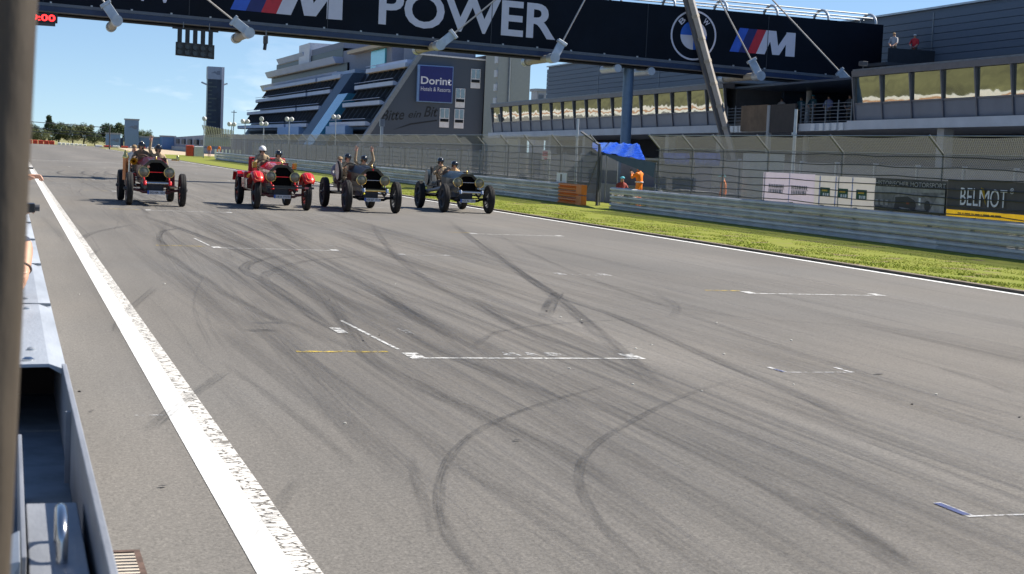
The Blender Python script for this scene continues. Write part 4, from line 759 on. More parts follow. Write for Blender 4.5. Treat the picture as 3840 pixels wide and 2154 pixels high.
obj('shaft', MB().box(44.3,47.5,380,382.6,0,16.9), mat('tower_dark', (.035,.05,.075), .4, var=.3, scale=.6), tw); obj('side_face', MB().box(47.51,48.1,380,382.6,0,19.85), HW, tw); obj('logo_panel', MB().box(44.2,47.5,379.9,382.6,16.91,19.85), mat('tower_pale', (.36,.42,.50), .6), tw)
for k in range(17): obj('display_row', MB().box(44.5,45.3 if k % 3 else 46.4,379.93,379.99,1.2+.92*k,1.5+.92*k), mat('row_grey', (.10,.13,.12), .6) if k == 0 else bpy.data.materials['row_grey'], tw)
def nlogo(t_, x, y, z, s): obj('logo_mark', MB().add([(x-.9*s,y,z-.1*s),(x-.1*s,y,z+.35*s),(x+.25*s,y,z+.05*s),(x+.3*s,y,z+.4*s),(x+.95*s,y,z+.45*s),(x+.9*s,y,z-.35*s),(x+.35*s,y,z-.4*s),(x-.1*s,y,z-.05*s)], [tuple(range(8))]), mat('logo_slate', (.2,.24,.3), .6) if 'logo_slate' not in bpy.data.materials else bpy.data.materials['logo_slate'], t_)
nlogo(tw, 46, 379.88, 18.4, 1.2)
for x_, sg2 in ((43.4,-1),(48.5,1)): obj('side_lamp', MB().beam((45.9+sg2*1.7,381,15.6),(x_+sg2*.5,381,16.1),.5,.35), STEELP, tw)
PALEB = mat('pale_blue_wall', (.22,.33,.47), .6, var=.05)
t2 = tower('pale_tower', 'pale blue slab tower with grey logo beyond the track end', 25.6, 28.7, 380, 382, 6.45, PALEB); nlogo(t2, 27.3, 379.95, 4.8, 1.1)
t3 = tower('pale_pavilion', 'low pale blue pavilion with logo left of the slab tower', 21.5, 24.6, 380, 384, 3.0, PALEB); nlogo(t3, 23.3, 379.95, 1.6, 1.0); obj('link_wall', MB().box(24.77,25.4,381,383,0,2.2), mat('link_blue', (.10,.14,.2), .7), t3)
tower('blue_wall_block', 'long low blue wall block right of the slab tower', 28.95, 34, 381, 386, 2.55, PALEB); tower('blue_shed', 'blue shed standing before the long grey building', 33.4, 36.4, 372, 378, 2.9, mat('shed_blue', (.13,.27,.5), .6))
lb = thing('long_building', 'long low grey building beyond the gravel trap', 'building', (35,330,0))
obj('wall', MB().hexa([(36,376,0),(36.6,290,0),(44,290,0),(44,376,0),(36,376,2.85),(36.6,290,3.7),(44,290,3.7),(44,376,2.85)][0:8]), mat('long_grey', (.20,.24,.32), .6, var=.2, scale=.3), lb); obj('plinth', MB().box(35.5,35.9,290,376,0,.9), CONC, lb)
for k in range(6): obj('window', MB().box(35.9,36.2,300+12*k,306+12*k,1.5,2.5), DARKGREY, lb)
# trees beyond the track end
LEAF = [grassmat('leaf_%d' % i, a, b, c) for i, (a,b,c) in enumerate((((.07,.10,.05),(.11,.135,.065),(.085,.115,.055)),((.10,.125,.06),(.14,.16,.08),(.12,.14,.07)),((.055,.08,.05),(.085,.11,.06),(.065,.095,.055))))]
BARK = mat('bark', (.09,.07,.05), .9)
def tree(label, x, y, h, rw, kind=0, conifer=False):
    h *= 1.12; rw *= 1.12
    t_ = thing('tree', label, 'tree', (x,y,0), 'trees beyond the track end'); tr = MB().tube([(x,y,-.1),(x+.1,y,h*.4),(x,y,h*.85)], [h*.035,h*.025,h*.008], 7)
    lims = []
    for k in range(7):
        a = k*2.4; z0 = h*(.25+.07*k); e = Vector((x+rw*.7*math.cos(a), y+rw*.7*math.sin(a), z0+h*.18)); tr.tube([(x,y,z0), e], [h*.014,h*.004], 5)
    obj('trunk', tr, BARK, t_)
    vs_, fs_ = [], []
    cl = []
    for k in range(46):
        if conifer: zz_ = h*(.12+.86*rnd.random()); rr = rw*(1-zz_/h)*.95; a = rnd.random()*math.tau; cl.append((x+rr*math.cos(a), y+rr*math.sin(a), zz_, rw*.28))
        else:
            u_ = rnd.uniform(-1,1); a = rnd.random()*math.tau; q = math.sqrt(1-u_*u_); s_ = rnd.uniform(.55,.95); cl.append((x+rw*s_*q*math.cos(a), y+rw*s_*q*math.sin(a), h*.56+h*.40*s_*u_, rw*rnd.uniform(.22,.38)))
    for cx, cy, cz, cr in cl:
        for k in range(110):
            d = Vector((rnd.gauss(0,1),rnd.gauss(0,1),rnd.gauss(0,1))).normalized()*cr*rnd.random()**.4; p = Vector((cx,cy,cz))+d; s_ = rnd.uniform(.14,.28)*max(.6,h/6)
            a1 = Vector((rnd.uniform(-1,1),rnd.uniform(-1,1),rnd.uniform(-1,1))).normalized()*s_; a2 = Vector((rnd.uniform(-1,1),rnd.uniform(-1,1),rnd.uniform(-1,1))).normalized()*s_; n = len(vs_)
            vs_ += [p-a1,p+a2,p+a1]; fs_.append((n,n+1,n+2))
    obj('crown', MB().add(vs_, fs_), LEAF[kind], t_)
for lab, x, y, h, rw, kd, cf in (('broad grey-green tree just right of the brown pole',5.0,425,4.9,2.6,1,False),('dark pointed spruce rising above the left tree group',9.6,425,6.3,1.7,2,True),('rounded tree right of the spruce in left group',12.2,428,5.2,2.6,0,False),
    ('bushy sunlit tree at the centre of left group',15.6,426,4.9,2.7,1,False),('full green tree at right end of left group',18.4,427,5.1,2.4,1,False),('low shrubby tree tapering to the right of left group',21.0,424,3.1,2.0,0,False),
    ('dark tree directly left of the pale pavilion',24.2,428,5.0,2.6,2,False),('tree crown rising behind the pale slab tower left side',27.6,430,5.6,2.3,0,False),('rounded tree showing right of the pale slab tower',33.6,430,4.0,2.6,0,False),('low dark bush at extreme left beyond red barriers',3.0,420,3.0,2.3,0,False),('pale low tree behind the red barrier row',7.4,421,3.2,2.6,1,False)):
    tree(lab, x, y, h, rw, kd, cf)
tg = thing('far_truss', 'thin grey truss bridge spanning the far end of the track', 'gantry', (8,300,0)); 
for (za, zb) in ((4.35,3.9),(3.35,2.75),(2.6,2.2)): obj('chord', MB().tube([(-6,300,za+.35),(16.8,300,zb+.05)], .07, 6), DARKGREY, tg)
obj('post', MB().tube([(-6,300,0),(-6,300,4.8)], .15, 8), DARKGREY, tg); obj('post', MB().tube([(17.5,300,0),(17.5,300,4.2)], .12, 8), DARKGREY, tg)
# floodlights and far stand
LAMPW = mat('lamp_white', (.55,.56,.56), .4)
def flood(label, x, y, z, n=2, r=.30):
    t_ = thing('floodlight', label, 'lamp', (x,y,0), 'round white floodlights behind the fence'); obj('pole', MB().tube([(x,y,0),(x,y,z)], .06, 8), GALV, t_)
    for k in range(n): obj('lamp_head', MB().lathe([(0,-.25),(r*.7,-.22),(r,0),(r*.96,.12),(0,.15)], (x-.3+.6*(k % 2) if n > 1 else x, y, z+(.0 if k < 2 else .62)), (-.75+.2*k,-.6,-.1), 18), LAMPW, t_, smooth=True)
for lab, x, y, z, n in (('lone floodlight left of the dark sign tower',23.7,206,5.05,1),('floodlight pair close right of the sign tower',27.2,206,4.5,2),('floodlight pair between sign tower and hotel',28.9,206,4.95,2),('triple floodlight before the hotel left corner',31.3,206,4.75,3),('floodlight pair before the hotel terraces centre',34.6,206,5.5,2),('floodlight pair before the blue stair glazing',40.7,206,6.1,2)): flood(lab, x, y, z, n)
ms = thing('thin_mast', 'thin dark mast right of the sign tower', 'mast', (48.2,362,0)); obj('shaft', MB().tube([(48.2,362,0),(48.2,362,9.5)], .1, 6), GALV_D, ms); obj('crossarm', MB().box(47.6,48.8,361.9,362.1,9.0,9.15), GALV_D, ms)
gm_ = thing('slatted_mast', 'small striped mast beside the hotel gable base', 'mast', (34.15,150,0)); obj('shaft', MB().box(34.05,34.3,150,150.3,0,4.3), GALV, gm_); obj('head', MB().box(33.95,34.4,149.9,150.4,4.3,5.0), GALV_D, gm_)
fsf = thing('corner_fence', 'far corner catch fence with wide leaning mesh top', 'fence', (26,215,0)); obj('leaning_mesh', MB().quad((24.9,214,2.75),(28.6,216,2.85),(28.2,212,3.75),(23.9,210,4.25)), WIRE, fsf)
for k in range(13): obj('mesh_rib', MB().tube([(24.9+.31*k,214+.16*k,1.6),(24.9+.31*k,214+.16*k,2.78),(23.9+.36*k,210+.16*k,4.25-.04*k)], .05, 5), GALV, fsf)
obj('screen', MB().box(24.9,28.6,215.9,216,1.6,2.8), CONC, fsf)
for k in range(8): obj('white_stake', MB().box(25.0+.45*k,25.2+.45*k,205,205.1,0,1.25), WHITE, fsf)
# far barriers
ORD = ['first','second','third','fourth','fifth','sixth','seventh','eighth','ninth']
REDB = mat('barrier_red', (.50,.06,.03), .6, var=.2); 
for k in range(9):
    x = -1.0+1.25*k; tag(obj('tyre_barrier', MB().box(x,x+1.1,384+.4*k,385+.4*k,-.05,1.0-.02*k), REDB, org=(x,384,0), bevel=.12), ORD[k]+' red barrier block from the left in the far row at track end', 'barrier', 'red barrier blocks at the far track end')
for k in range(7):
    x = 10.7+.95*k; tag(obj('white_barrier', MB().box(x,x+.8,383+.2*k,384+.2*k,-.05,.55-.03*k), WHITE, org=(x,383,0), bevel=.1), ORD[k]+' white barrier block right of the red blocks in the far row', 'barrier', 'white barrier blocks at the far track end')
for k in range(8):
    x = 18.5+1.9*k; tag(obj('low_barrier', MB().box(x,x+1.5,370,371,-.05,.42), REDB if k % 2 else WHITE, org=(x,370,0), bevel=.1), ORD[k//2]+' low %s block from the left along the gravel trap back edge' % ('red' if k % 2 else 'white'), 'barrier', 'low %s barrier blocks behind the gravel' % ('red' if k % 2 else 'white'))
tag(obj('block_barrier', MB().box(23.2,24.2,222,223,0,1.55), REDB, org=(23.7,222,0), bevel=.08), 'red block barrier beside the far orange marshals', 'barrier'); tag(obj('block_barrier', MB().box(24.25,25.6,222,223,0,1.45), mat('barrier_white', (.55,.56,.58), .6), org=(24.9,222,0), bevel=.08), 'pale block barrier next to the far orange marshals', 'barrier')
# ------------------------------------------------------------------ people
KHAKI = mat('shirt_khaki', (.36,.27,.17), .9, var=.5, scale=9, bump=.6, bscale=14); TROUS = mat('trousers_brown', (.10,.08,.06), .85, var=.2, scale=10); SHOE = mat('shoe_black', (.02,.02,.02), .5)  # strong khaki tone noise paints in the shading of creases
HELM_B = mat('helmet_black', (.012,.012,.014), .12, coat=.6); HELM_W = mat('helmet_white', (.75,.75,.73), .25); LENSB = mat('goggle_lens', (.01,.01,.012), .1); LEATH = mat('leather_strap', (.05,.03,.02), .5); GOLDP = mat('helmet_cream', (.6,.5,.33), .3)
BOOT = mat('glove_tan', (.28,.18,.10), .7)
def hand(E, Rr, B, W, d, n, key, curl=.5, spread=.35, vsign=False, size=1.0):
    d = Vector(d).normalized(); n = Vector(n); n = (n-d*n.dot(d)).normalized(); s = d.cross(n).normalized(); W = Vector(W)
    P = W+d*.075*size; E[key+'palm'] = P; Rr[key+'palm'] = .026*size; B.append((key+'wr', key+'palm', 'hand'))
    for i, (off, ln_) in enumerate(((-.03,.070),(-.011,.082),(.010,.077),(.029,.060))):
        c = curl if not vsign or i > 1 else 0.02
        b0 = P+s*off*size+d*.018*size; dd = (d+s*off*spread*12+n*(.25*c)).normalized(); p1 = b0+dd*ln_*.55*size; d2 = (dd*(1-c)+n*c*1.5).normalized(); p2 = p1+d2*ln_*.5*size
        for nm, p, r in (('a',b0,.0115),('b',p1,.0095),('c',p2,.0075)): E[f'{key}f{i}{nm}'] = p; Rr[f'{key}f{i}{nm}'] = r*size
        B += [(key+'palm', f'{key}f{i}a','hand'),(f'{key}f{i}a',f'{key}f{i}b','hand'),(f'{key}f{i}b',f'{key}f{i}c','hand')]
    t0 = W+d*.03*size-s*.03*size; t1 = t0+(d*.6-s*.7+n*.4).normalized()*.04*size; t2 = t1+(d*.9-s*.1+n*.5*curl).normalized()*.03*size
    for nm, p, r in (('a',t0,.014),('b',t1,.0105),('c',t2,.0085)): E[f'{key}t{nm}'] = p; Rr[f'{key}t{nm}'] = r*size
    B += [(key+'wr',f'{key}ta','hand'),(f'{key}ta',f'{key}tb','hand'),(f'{key}tb',f'{key}tc','hand')]
def person(label, J, shirt=KHAKI, trousers=TROUS, group=None, hands=None, sleeves='long', org=None, cat='person', skin=SKIN):
    E = {k: Vector(v) for k, v in J.items()}
    Rr = dict(pelvis=.135, spine=.13, chest=.145, neck=.058, head=.088, top=.075, nose=.016, chin=.05)
    B = [('pelvis','spine','shirt'),('spine','chest','shirt'),('chest','neck','shirt'),('neck','head','skin'),('head','top','skin')]
    fd = Vector(J.get('face', (0,-1,0))).normalized(); E.pop('face', None)
    E['nose'] = E['head']+fd*.088+Vector((0,0,-.005)); E['chin'] = E['head']+fd*.045-Vector((0,0,.075)); B += [('head','nose','skin'),('head','chin','skin')]
    for sd in 'lr':
        Rr.update({sd+'sh':.072, sd+'el':.058, sd+'wr':.042, sd+'hip':.098, sd+'kn':.068, sd+'an':.045, sd+'toe':.04})
        B += [('chest',sd+'sh','shirt'),(sd+'sh',sd+'el','shirt'),(sd+'el',sd+'wr','shirt' if sleeves == 'long' else 'skin')]
        if sd+'hip' in E: B += [('pelvis',sd+'hip','trousers'),(sd+'hip',sd+'kn','trousers'),(sd+'kn',sd+'an','trousers'),(sd+'an',sd+'toe','shoe')]
    for key, spec in (hands or {}).items():
        d, n, kw = spec; hand(E, Rr, B, E[key+'wr'], d, n, key, **kw)
    names = list(E); idx = {k: i for i, k in enumerate(names)}
    o_ = Vector(org) if org else Vector((E['pelvis'].x, E['pelvis'].y, min(v.z for v in E.values())-.03))
    me = bpy.data.meshes.new('body'); me.from_pydata([E[k]-o_ for k in names], [(idx[a],idx[b]) for a,b,_ in B if a in idx and b in idx], [])
    tmp = bpy.data.objects.new('tmp', me); COL.objects.link(tmp); tmp.modifiers.new('k','SKIN').use_smooth_shade = True
    sv = me.skin_vertices[0].data
    for k in names: r = Rr.get(k, .03); sv[idx[k]].radius = (r, r)
    sv[idx['pelvis']].use_root = True
    ss = tmp.modifiers.new('s','SUBSURF'); ss.levels = 1; ss.render_levels = 1
    dg = bpy.context.evaluated_depsgraph_get(); out = bpy.data.meshes.new_from_object(tmp.evaluated_get(dg)); bpy.data.objects.remove(tmp)
    mats = {'shirt':0,'trousers':1,'skin':2,'shoe':3,'hand':2}; out.materials.clear()
    for mm in (shirt, trousers, skin, SHOE): out.materials.append(mm)
    segs = [(E[a]-o_, E[b]-o_, mats[r], (Rr.get(a,.03)+Rr.get(b,.03))/2) for a,b,r in B if a in idx and b in idx]
    for p in out.polygons:
        c = p.center; best = 9; bi = 0
        for a, b, r, rad in segs:
            ab = b-a; t = max(0, min(1, (c-a).dot(ab)/max(1e-9, ab.length_squared))); dd = (c-a-ab*t).length-rad*.6
            if dd < best: best = dd; bi = r
        p.material_index = bi; p.use_smooth = True
    out.name = 'person'; ob = bpy.data.objects.new('person', out); COL.objects.link(ob); ob.location = o_
    tag(ob, label, cat, group); ob['_h'] = 0
    return ob, E['head'], fd
def helmet(p, H, fd, mt, goggles=True, strap=True, stripe=None):
    H = Vector(H); z = math.atan2(fd.x, -fd.y); rot = Matrix.Rotation(-z if False else z, 3, 'Z')
    hm = obj('helmet', MB().ell(H+Vector((0,0,.02))-fd*.012, (.125,.142,.135), 18, 8, -12, 90, rot), mt, p, smooth=True)
    obj('ear_flap', MB().ell(H-Vector((0,0,.03))-fd*.035, (.108,.085,.085), 14, 6, -80, 80, rot), LEATH, p, smooth=True)
    if stripe: obj('helmet_crown_patch', MB().ell(H+Vector((0,0,.035))-fd*.005, (.085,.10,.125), 14, 5, 35, 90, rot), stripe, p, smooth=True)
    if goggles:
        s = Vector((-fd.y, fd.x, 0)); 
        for k in (-1,1): obj('goggle_lens', MB().ell(H+fd*.082+s*.036*k+Vector((0,0,.018)), (.03,.03,.022), 10, 6), LENSB, p, smooth=True)
def seated(x, y, hipz, arms='lap', tilt=0, face=(0,-1,0), wheel=None):
    J = dict(pelvis=(x,y,hipz), spine=(x,y+.02,hipz+.2), chest=(x+tilt,y+.05,hipz+.42), neck=(x+tilt*1.4,y+.0,hipz+.60), head=(x+tilt*1.6,y-.05,hipz+.73), top=(x+tilt*1.6,y-.04,hipz+.81), face=face,
        lhip=(x+.1,y-.03,hipz-.02), rhip=(x-.1,y-.03,hipz-.02), lkn=(x+.14,y-.46,hipz+.06), rkn=(x-.14,y-.46,hipz+.06), lan=(x+.13,y-.66,hipz-.32), ran=(x-.13,y-.66,hipz-.32), ltoe=(x+.13,y-.82,hipz-.35), rtoe=(x-.13,y-.82,hipz-.35),
        lsh=(x+.19+tilt,y+.03,hipz+.50), rsh=(x-.19+tilt,y+.03,hipz+.50))
    H = {}
    def arm(sd, el_, wr_, d, n, **kw): J[sd+'el'] = el_; J[sd+'wr'] = wr_; H[sd] = (d, n, kw)
    if arms == 'wheel':
        wc, wr = wheel
        for sd, k in (('l',1),('r',-1)): arm(sd, (x+.27*k,y-.2,hipz+.28), (wc[0]+wr*.93*k,wc[1]+.07,wc[2]+.0), (-.2*k,-.8,.35), (-.4*k,-.3,-.8), curl=.85)
    elif arms == 'lap':
        for sd, k in (('l',1),('r',-1)): arm(sd, (x+.27*k,y-.12,hipz+.24), (x+.12*k,y-.38,hipz+.18), (-.3*k,-.9,-.1), (0,-.2,-1), curl=.5)
    elif arms == 'wave':
        arm('l', (x+.28,y-.12,hipz+.24), (x+.12,y-.36,hipz+.2), (-.2,-.9,0), (0,0,-1), curl=.5)
        arm('r', (x-.29,y-.02,hipz+.72), (x-.24,y-.04,hipz+.97), (.05,0,1), (0,-1,0), curl=.05, spread=.6, size=1.15)
    elif arms == 'victory':
        arm('r', (x-.31,y-.03,hipz+.72), (x-.27,y-.05,hipz+.99), (.05,0,1), (0,-1,0), curl=.95, vsign=True, size=1.2)
        arm('l', (x+.34,y-.03,hipz+.74), (x+.27,y-.05,hipz+1.0), (-.05,0,1), (0,-1,0), curl=.95, vsign=True, size=1.2)
    return J, H
# ------------------------------------------------------------------ vintage racing cars
WOODS = mat('spoke_wood', (.10,.05,.03), .6); CORE = mat('radiator_core', (.005,.005,.006), .9, var=.4, scale=40, spec=.05); LENSG = mat('headlamp_glass', (.20,.185,.13), .12, .3, var=.25, scale=10); PLATE = mat('plate_white', (.62,.64,.68), .4); PBLUE = mat('plate_blue', (.02,.09,.42), .4); PINK = mat('fender_orange', (.80,.22,.10), .35); LEATHR = mat('seat_red', (.42,.03,.035), .5, var=.15); LEATHK = mat('seat_black', (.03,.028,.026), .5); REDP = mat('bright_red', (.55,.012,.016), .3)
def outline(zc, sx, sz, base):      # octagonal-topped shell outline, returned clockwise seen from the front
    return [(-.36*sx,base),(-.39*sx,base+.30*sz),(-.385*sx,zc-.19*sz),(-.19*sx,zc-.01*sz),(-.10*sx,zc),(.10*sx,zc),(.19*sx,zc-.01*sz),(.385*sx,zc-.19*sz),(.39*sx,base+.30*sz),(.36*sx,base)]
def car(label, x, y, body, shell, bar, horns, plate, axle, frame, seatm, kind, top=1.43, tw=1.62, wd=1.03, wb=3.85, lamp_rim=BRASS):
    t_ = thing('vintage_racing_car', label, 'car', (x,y,0), 'vintage racing cars abreast on the track'); X = lambda a: x+a
    def T(lst): return [(x+a,y+b,c) for a,b,c in lst]
    r0 = wd/2
    def wheel(cx, cy, wt):
        w_ = obj('wheel', MB().lathe([(r0-.17,-wt*.40),(r0-.11,-wt*.5),(r0-.035,-wt*.47),(r0-.006,-wt*.33),(r0-.012,-wt*.24),(r0,-wt*.22),(r0,-wt*.08),(r0-.012,-wt*.06),(r0-.012,wt*.02),(r0,wt*.04),(r0,wt*.2),(r0-.012,wt*.22),(r0-.006,wt*.33),(r0-.035,wt*.47),(r0-.11,wt*.5),(r0-.17,wt*.40)], (x+cx,y+cy,r0), (1,0,0), 36, True), RUBBER, t_, smooth=True)
        obj('rim', MB().lathe([(r0-.20,-.07),(r0-.165,-.08),(r0-.165,.08),(r0-.20,.07)], (x+cx,y+cy,r0), (1,0,0), 32, True), frame if kind != 'blk' else DARKGREY, w_, smooth=True)
        sp = MB()
        for k in range(12): a = k*math.tau/12; sp.tube([(x+cx,y+cy+.07*math.cos(a),r0+.07*math.sin(a)),(x+cx,y+cy+(r0-.19)*math.cos(a),r0+(r0-.19)*math.sin(a))], [.026,.02], 6)
        obj('spokes', sp, WOODS if kind in ('red1','red2') else DARKGREY, w_); sg = sgn(cx)
        obj('hub', MB().lathe([(0,-.1),(.10,-.1),(.10,.06),(.06,.08),(.05,.16),(0,.17)], (x+cx,y+cy,r0), (sg,0,0), 16), DARKGREY, w_, smooth=True)
    for cx in (-tw/2,tw/2): wheel(cx,0,.195); wheel(cx,wb,.215)
    for k in (-1,1):
        fr = MB().beam((X(.37*k),y-.52,.74),(X(.37*k),y+wb+.55,.74),.07,.15); obj('chassis_rail', fr, frame, t_, bevel=.01)
        sp = MB()
        for q in range(3): sp.tube([(X(.40*k),y-.55+.12*q,.70-.05*q),(X(.40*k),y-.1,.60-.03*q),(X(.40*k),y+.42-.1*q,.70-.05*q)], .022, 6)
        obj('leaf_spring', sp, DARKGREY, t_); obj('frame_horn', MB().tube([(X(.38*k),y-.35,.72),(X(.38*k),y-.56,.74),(X(.38*k),y-.60,.66)], [.055,.06,.045], 10), horns, t_, smooth=True)
    obj('front_axle', MB().tube([(X(-tw/2),y,r0),(X(-.5),y,.47),(X(-.4),y,.42),(X(.4),y,.42),(X(.5),y,.47),(X(tw/2),y,r0)], .045, 10), axle, t_, smooth=True); obj('rear_axle', MB().tube([(X(-tw/2),y+wb,r0),(X(tw/2),y+wb,r0)], .06, 10), axle, t_, smooth=True); obj('track_rod', MB().tube([(X(-tw/2+.1),y+.2,.50),(X(tw/2-.1),y+.2,.50)], .02, 8), axle, t_)
    obj('front_cross_bar', MB().tube([(X(-.40),y-.55,.72),(X(.40),y-.55,.72)], .032, 12), bar, t_, smooth=True)
    obj('engine_sump', MB().box(X(-.26),X(.26),y+.15,y+1.4,.42,.74), DARKGREY, t_, bevel=.05); obj('gearbox', MB().tube([(X(0),y+1.4,.6),(X(0),y+wb-.1,.55)], [.16,.08], 12), DARKGREY, t_); obj('differential', MB().ell((X(0),y+wb,.5), (.2,.2,.22), 14, 8), DARKGREY, t_, smooth=True)
    # radiator
    o1 = outline(top,1,1,.74); o2 = [(a*.84,b if b > .8 else b+.03) for a,b in outline(top-.085,1,1,.74)]; n = len(o1)
    sh = MB()
    for d in (0,.17): sh.add([(X(a),y+d,b) for a,b in o1], [])
    sh.f += [(i,i+1,n+i+1,n+i) for i in range(n-1)]+[(n-1,0,n,2*n-1)]
    k0 = len(sh.v); sh.add([(X(a),y,b) for a,b in o2], []); sh.add([(X(a),y+.05,b) for a,b in o2], [])
    sh.f += [(i,k0+i,k0+i+1,i+1) for i in range(n-1)]+[(n-1,k0+n-1,k0,0)]+[(k0+i,k0+n+i,k0+n+i+1,k0+i+1) for i in range(n-1)]
    rs_ = obj('radiator_shell', sh, shell, t_); obj('radiator_core', MB().add([(X(a),y+.049,b) for a,b in o2], [tuple(range(n))]), CORE, rs_)
    obj('radiator_cap', MB().lathe([(0,0),(.04,0),(.045,.03),(.02,.05),(.03,.08),(.012,.11),(0,.11)], (X(.0),y+.1,top), (0,0,1), 12), BRASS, rs_, smooth=True)
    obj('lamp_tie_rod', MB().tube([(X(-.38),y-.16,1.045),(X(.38),y-.16,1.045)], .010, 6), REDP if kind in ('red1','red2') else CHROME, t_)
    obj('starter_badge', MB().lathe([(0,0),(.04,0),(.04,.02),(0,.025)], (X(-.24),y-.0,top-.22), (0,-1,0), 12), mat('badge_pale', (.45,.25,.22), .4) if 'badge_pale' not in bpy.data.materials else bpy.data.materials['badge_pale'], rs_)
    # bonnet and scuttle
    p1 = outline(top,1,1,.80); p2 = outline(top+.03,1.10,1,.80); p3 = outline(top+.07,1.28,1.0,.80)
    hd = MB(); L_ = [(p1,.172),(p2,1.25),(p3,1.62)]
    for pts, d in L_: hd.add([(X(a),y+d,b) for a,b in pts], [])
    for s_ in range(2): hd.f += [(s_*n+i,s_*n+i+1,(s_+1)*n+i+1,(s_+1)*n+i) for i in range(n-1)]
    hood = obj('bonnet', MB().add(hd.v[:2*n], [f for f in hd.f if max(f) < 2*n]), body, t_, smooth=True); obj('scuttle', MB().add(hd.v[n:], [(a-n,b-n,c-n,d-n) for a,b,c,d in hd.f if max((a,b,c,d)) >= 2*n]), body, t_, smooth=True)
    for k in (-1,1):
        for q in range(7): obj('louvre', MB().box(X(.405*k)-.012,X(.405*k)+.012,y+.35+.12*q,y+.39+.12*q,.98,1.14), body, hood)
    obj('bonnet_hinge', MB().tube([(X(0),y+.18,top+.012),(X(0),y+1.25,top+.042)], .012, 6), BRASS if kind != 'blk' else GALV_D, hood)
    obj('dashboard', MB().box(X(-.46),X(.46),y+1.6,y+1.64,.9,top+.05), WOODS, t_)
    obj('floor', MB().box(X(-.5),X(.5),y+1.3,y+wb+.3,.815,.85), DARKGREY, t_)
    obj('seat_base', MB().box(X(-.52),X(.52),y+2.35,y+2.95,.85,1.0), seatm, t_, bevel=.05)
    for k in (-1,1): obj('seat_back', MB().hexa([(X(.27*k-.24),y+2.92,.98),(X(.27*k+.24),y+2.92,.98),(X(.27*k+.24),y+3.05,.98),(X(.27*k-.24),y+3.05,.98),(X(.27*k-.27),y+3.04,1.52),(X(.27*k+.27),y+3.04,1.52),(X(.27*k+.27),y+3.16,1.52),(X(.27*k-.27),y+3.16,1.52)]), seatm, t_, bevel=.05)
    obj('fuel_tank', MB().tube([(X(-.55),y+3.55,1.12),(X(.55),y+3.55,1.12)], .27, 20), body, t_, smooth=True)
    obj('steering_column', MB().tube([(X(-.27),y+1.3,.95),(X(-.27),y+2.12,1.36)], .022, 8), BRASS if kind != 'blk' else DARKGREY, t_)
    ax = Vector((0,.72,.55)).normalized(); wc = Vector((X(-.27),y+2.14,1.37)); stw = obj('steering_wheel', MB().torus(wc, ax, .235, .017, 28, 8), WOODS if kind != 'blk' else LEATHK, t_, smooth=True)
    sp = MB(); s1_ = Vector((1,0,0)); s2_ = ax.cross(s1_).normalized()
    for k in range(4): a = k*math.pi/2+.6; sp.tube([wc, wc+(s1_*math.cos(a)+s2_*math.sin(a))*.23], .011, 6)
    obj('wheel_spokes', sp, DARKGREY, stw)
    # lamps
    for k in (-1,1):
        c = Vector((X(.385*k),y-.16,1.045)); hl = obj('headlight', MB().lathe([(0,.26),(.08,.25),(.14,.16),(.165,.02),(.168,-.03),(.15,-.035),(.15,.0),(0,.0)], c, (0,1,0), 26), lamp_rim, t_, smooth=True)
        obj('lens', MB().lathe([(0,-.05),(.08,-.043),(.149,-.02),(.149,-.005),(0,-.005)], c, (0,1,0), 24), LENSG, hl, smooth=True); obj('lamp_bracket', MB().tube([c-Vector((0,0,.16)), (X(.38*k),y-.3,.8)], .022, 8), horns if kind in ('red1','red2') else DARKGREY, t_)
    pl = obj('licence_plate', MB().box(X(-.27),X(.27),y-.17,y-.155,.36,.475), PLATE, t_, bevel=.004); obj('blue_band', MB().box(X(-.269),X(-.215),y-.174,y-.1705,.361,.474), PBLUE, pl); text('plate_text', plate, (X(-.2),y-.172,.383), UX, Z, .45, .07, BLACK, pl, bold=.01)
    for k in (-1,1): obj('running_board', MB().box(X(.62*k)-.14,X(.62*k)+.14,y+1.3,y+wb-.75,.55,.59), frame, t_)
    return t_, wc
def sidebox(t_, x0, x1, y0, y1, z0, z1, mt, name='tool_box'): return obj(name, MB().box(x0,x1,y0,y1,z0,z1), mt, t_, bevel=.025)
CX = [4.38,8.32,11.25,15.1]; CY = [50.57,50.6,50.58,52.8]
MAROON = mat('maroon_paint', (.07,.007,.011), .3, coat=.2, spec=.3, var=.1); DKRED = mat('dark_red_frame', (.075,.007,.009), .35, coat=.3); CARRED = mat('car_red', (.46,.006,.012), .22, coat=.4, var=.08); CARBLK = mat('car_black', (.006,.006,.007), .3, coat=.04, spec=.12); CARBLU = mat('car_bluegrey', (.028,.045,.062), .3, coat=.15, spec=.2, var=.1)
SHELLB = mat('shell_bronze', (.055,.05,.038), .4, .4, var=.12, scale=5)
c1, w1 = car('maroon vintage racing car with brass lamps and horn, leftmost of the four', CX[0], CY[0], MAROON, SHELLB, CHROME, REDP, 'SIG·HA 16H', DKRED, DKRED, LEATHK, 'red1')
x, y = CX[0], CY[0]
obj('bulb_horn', MB().lathe([(.02,.5),(.03,.3),(.05,.12),(.11,.0),(.12,-.01),(.10,.01),(.04,.13),(.0,.3)], (x-.57,y+1.55,1.34), (.05,1,0), 20), BRASS, c1, smooth=True)
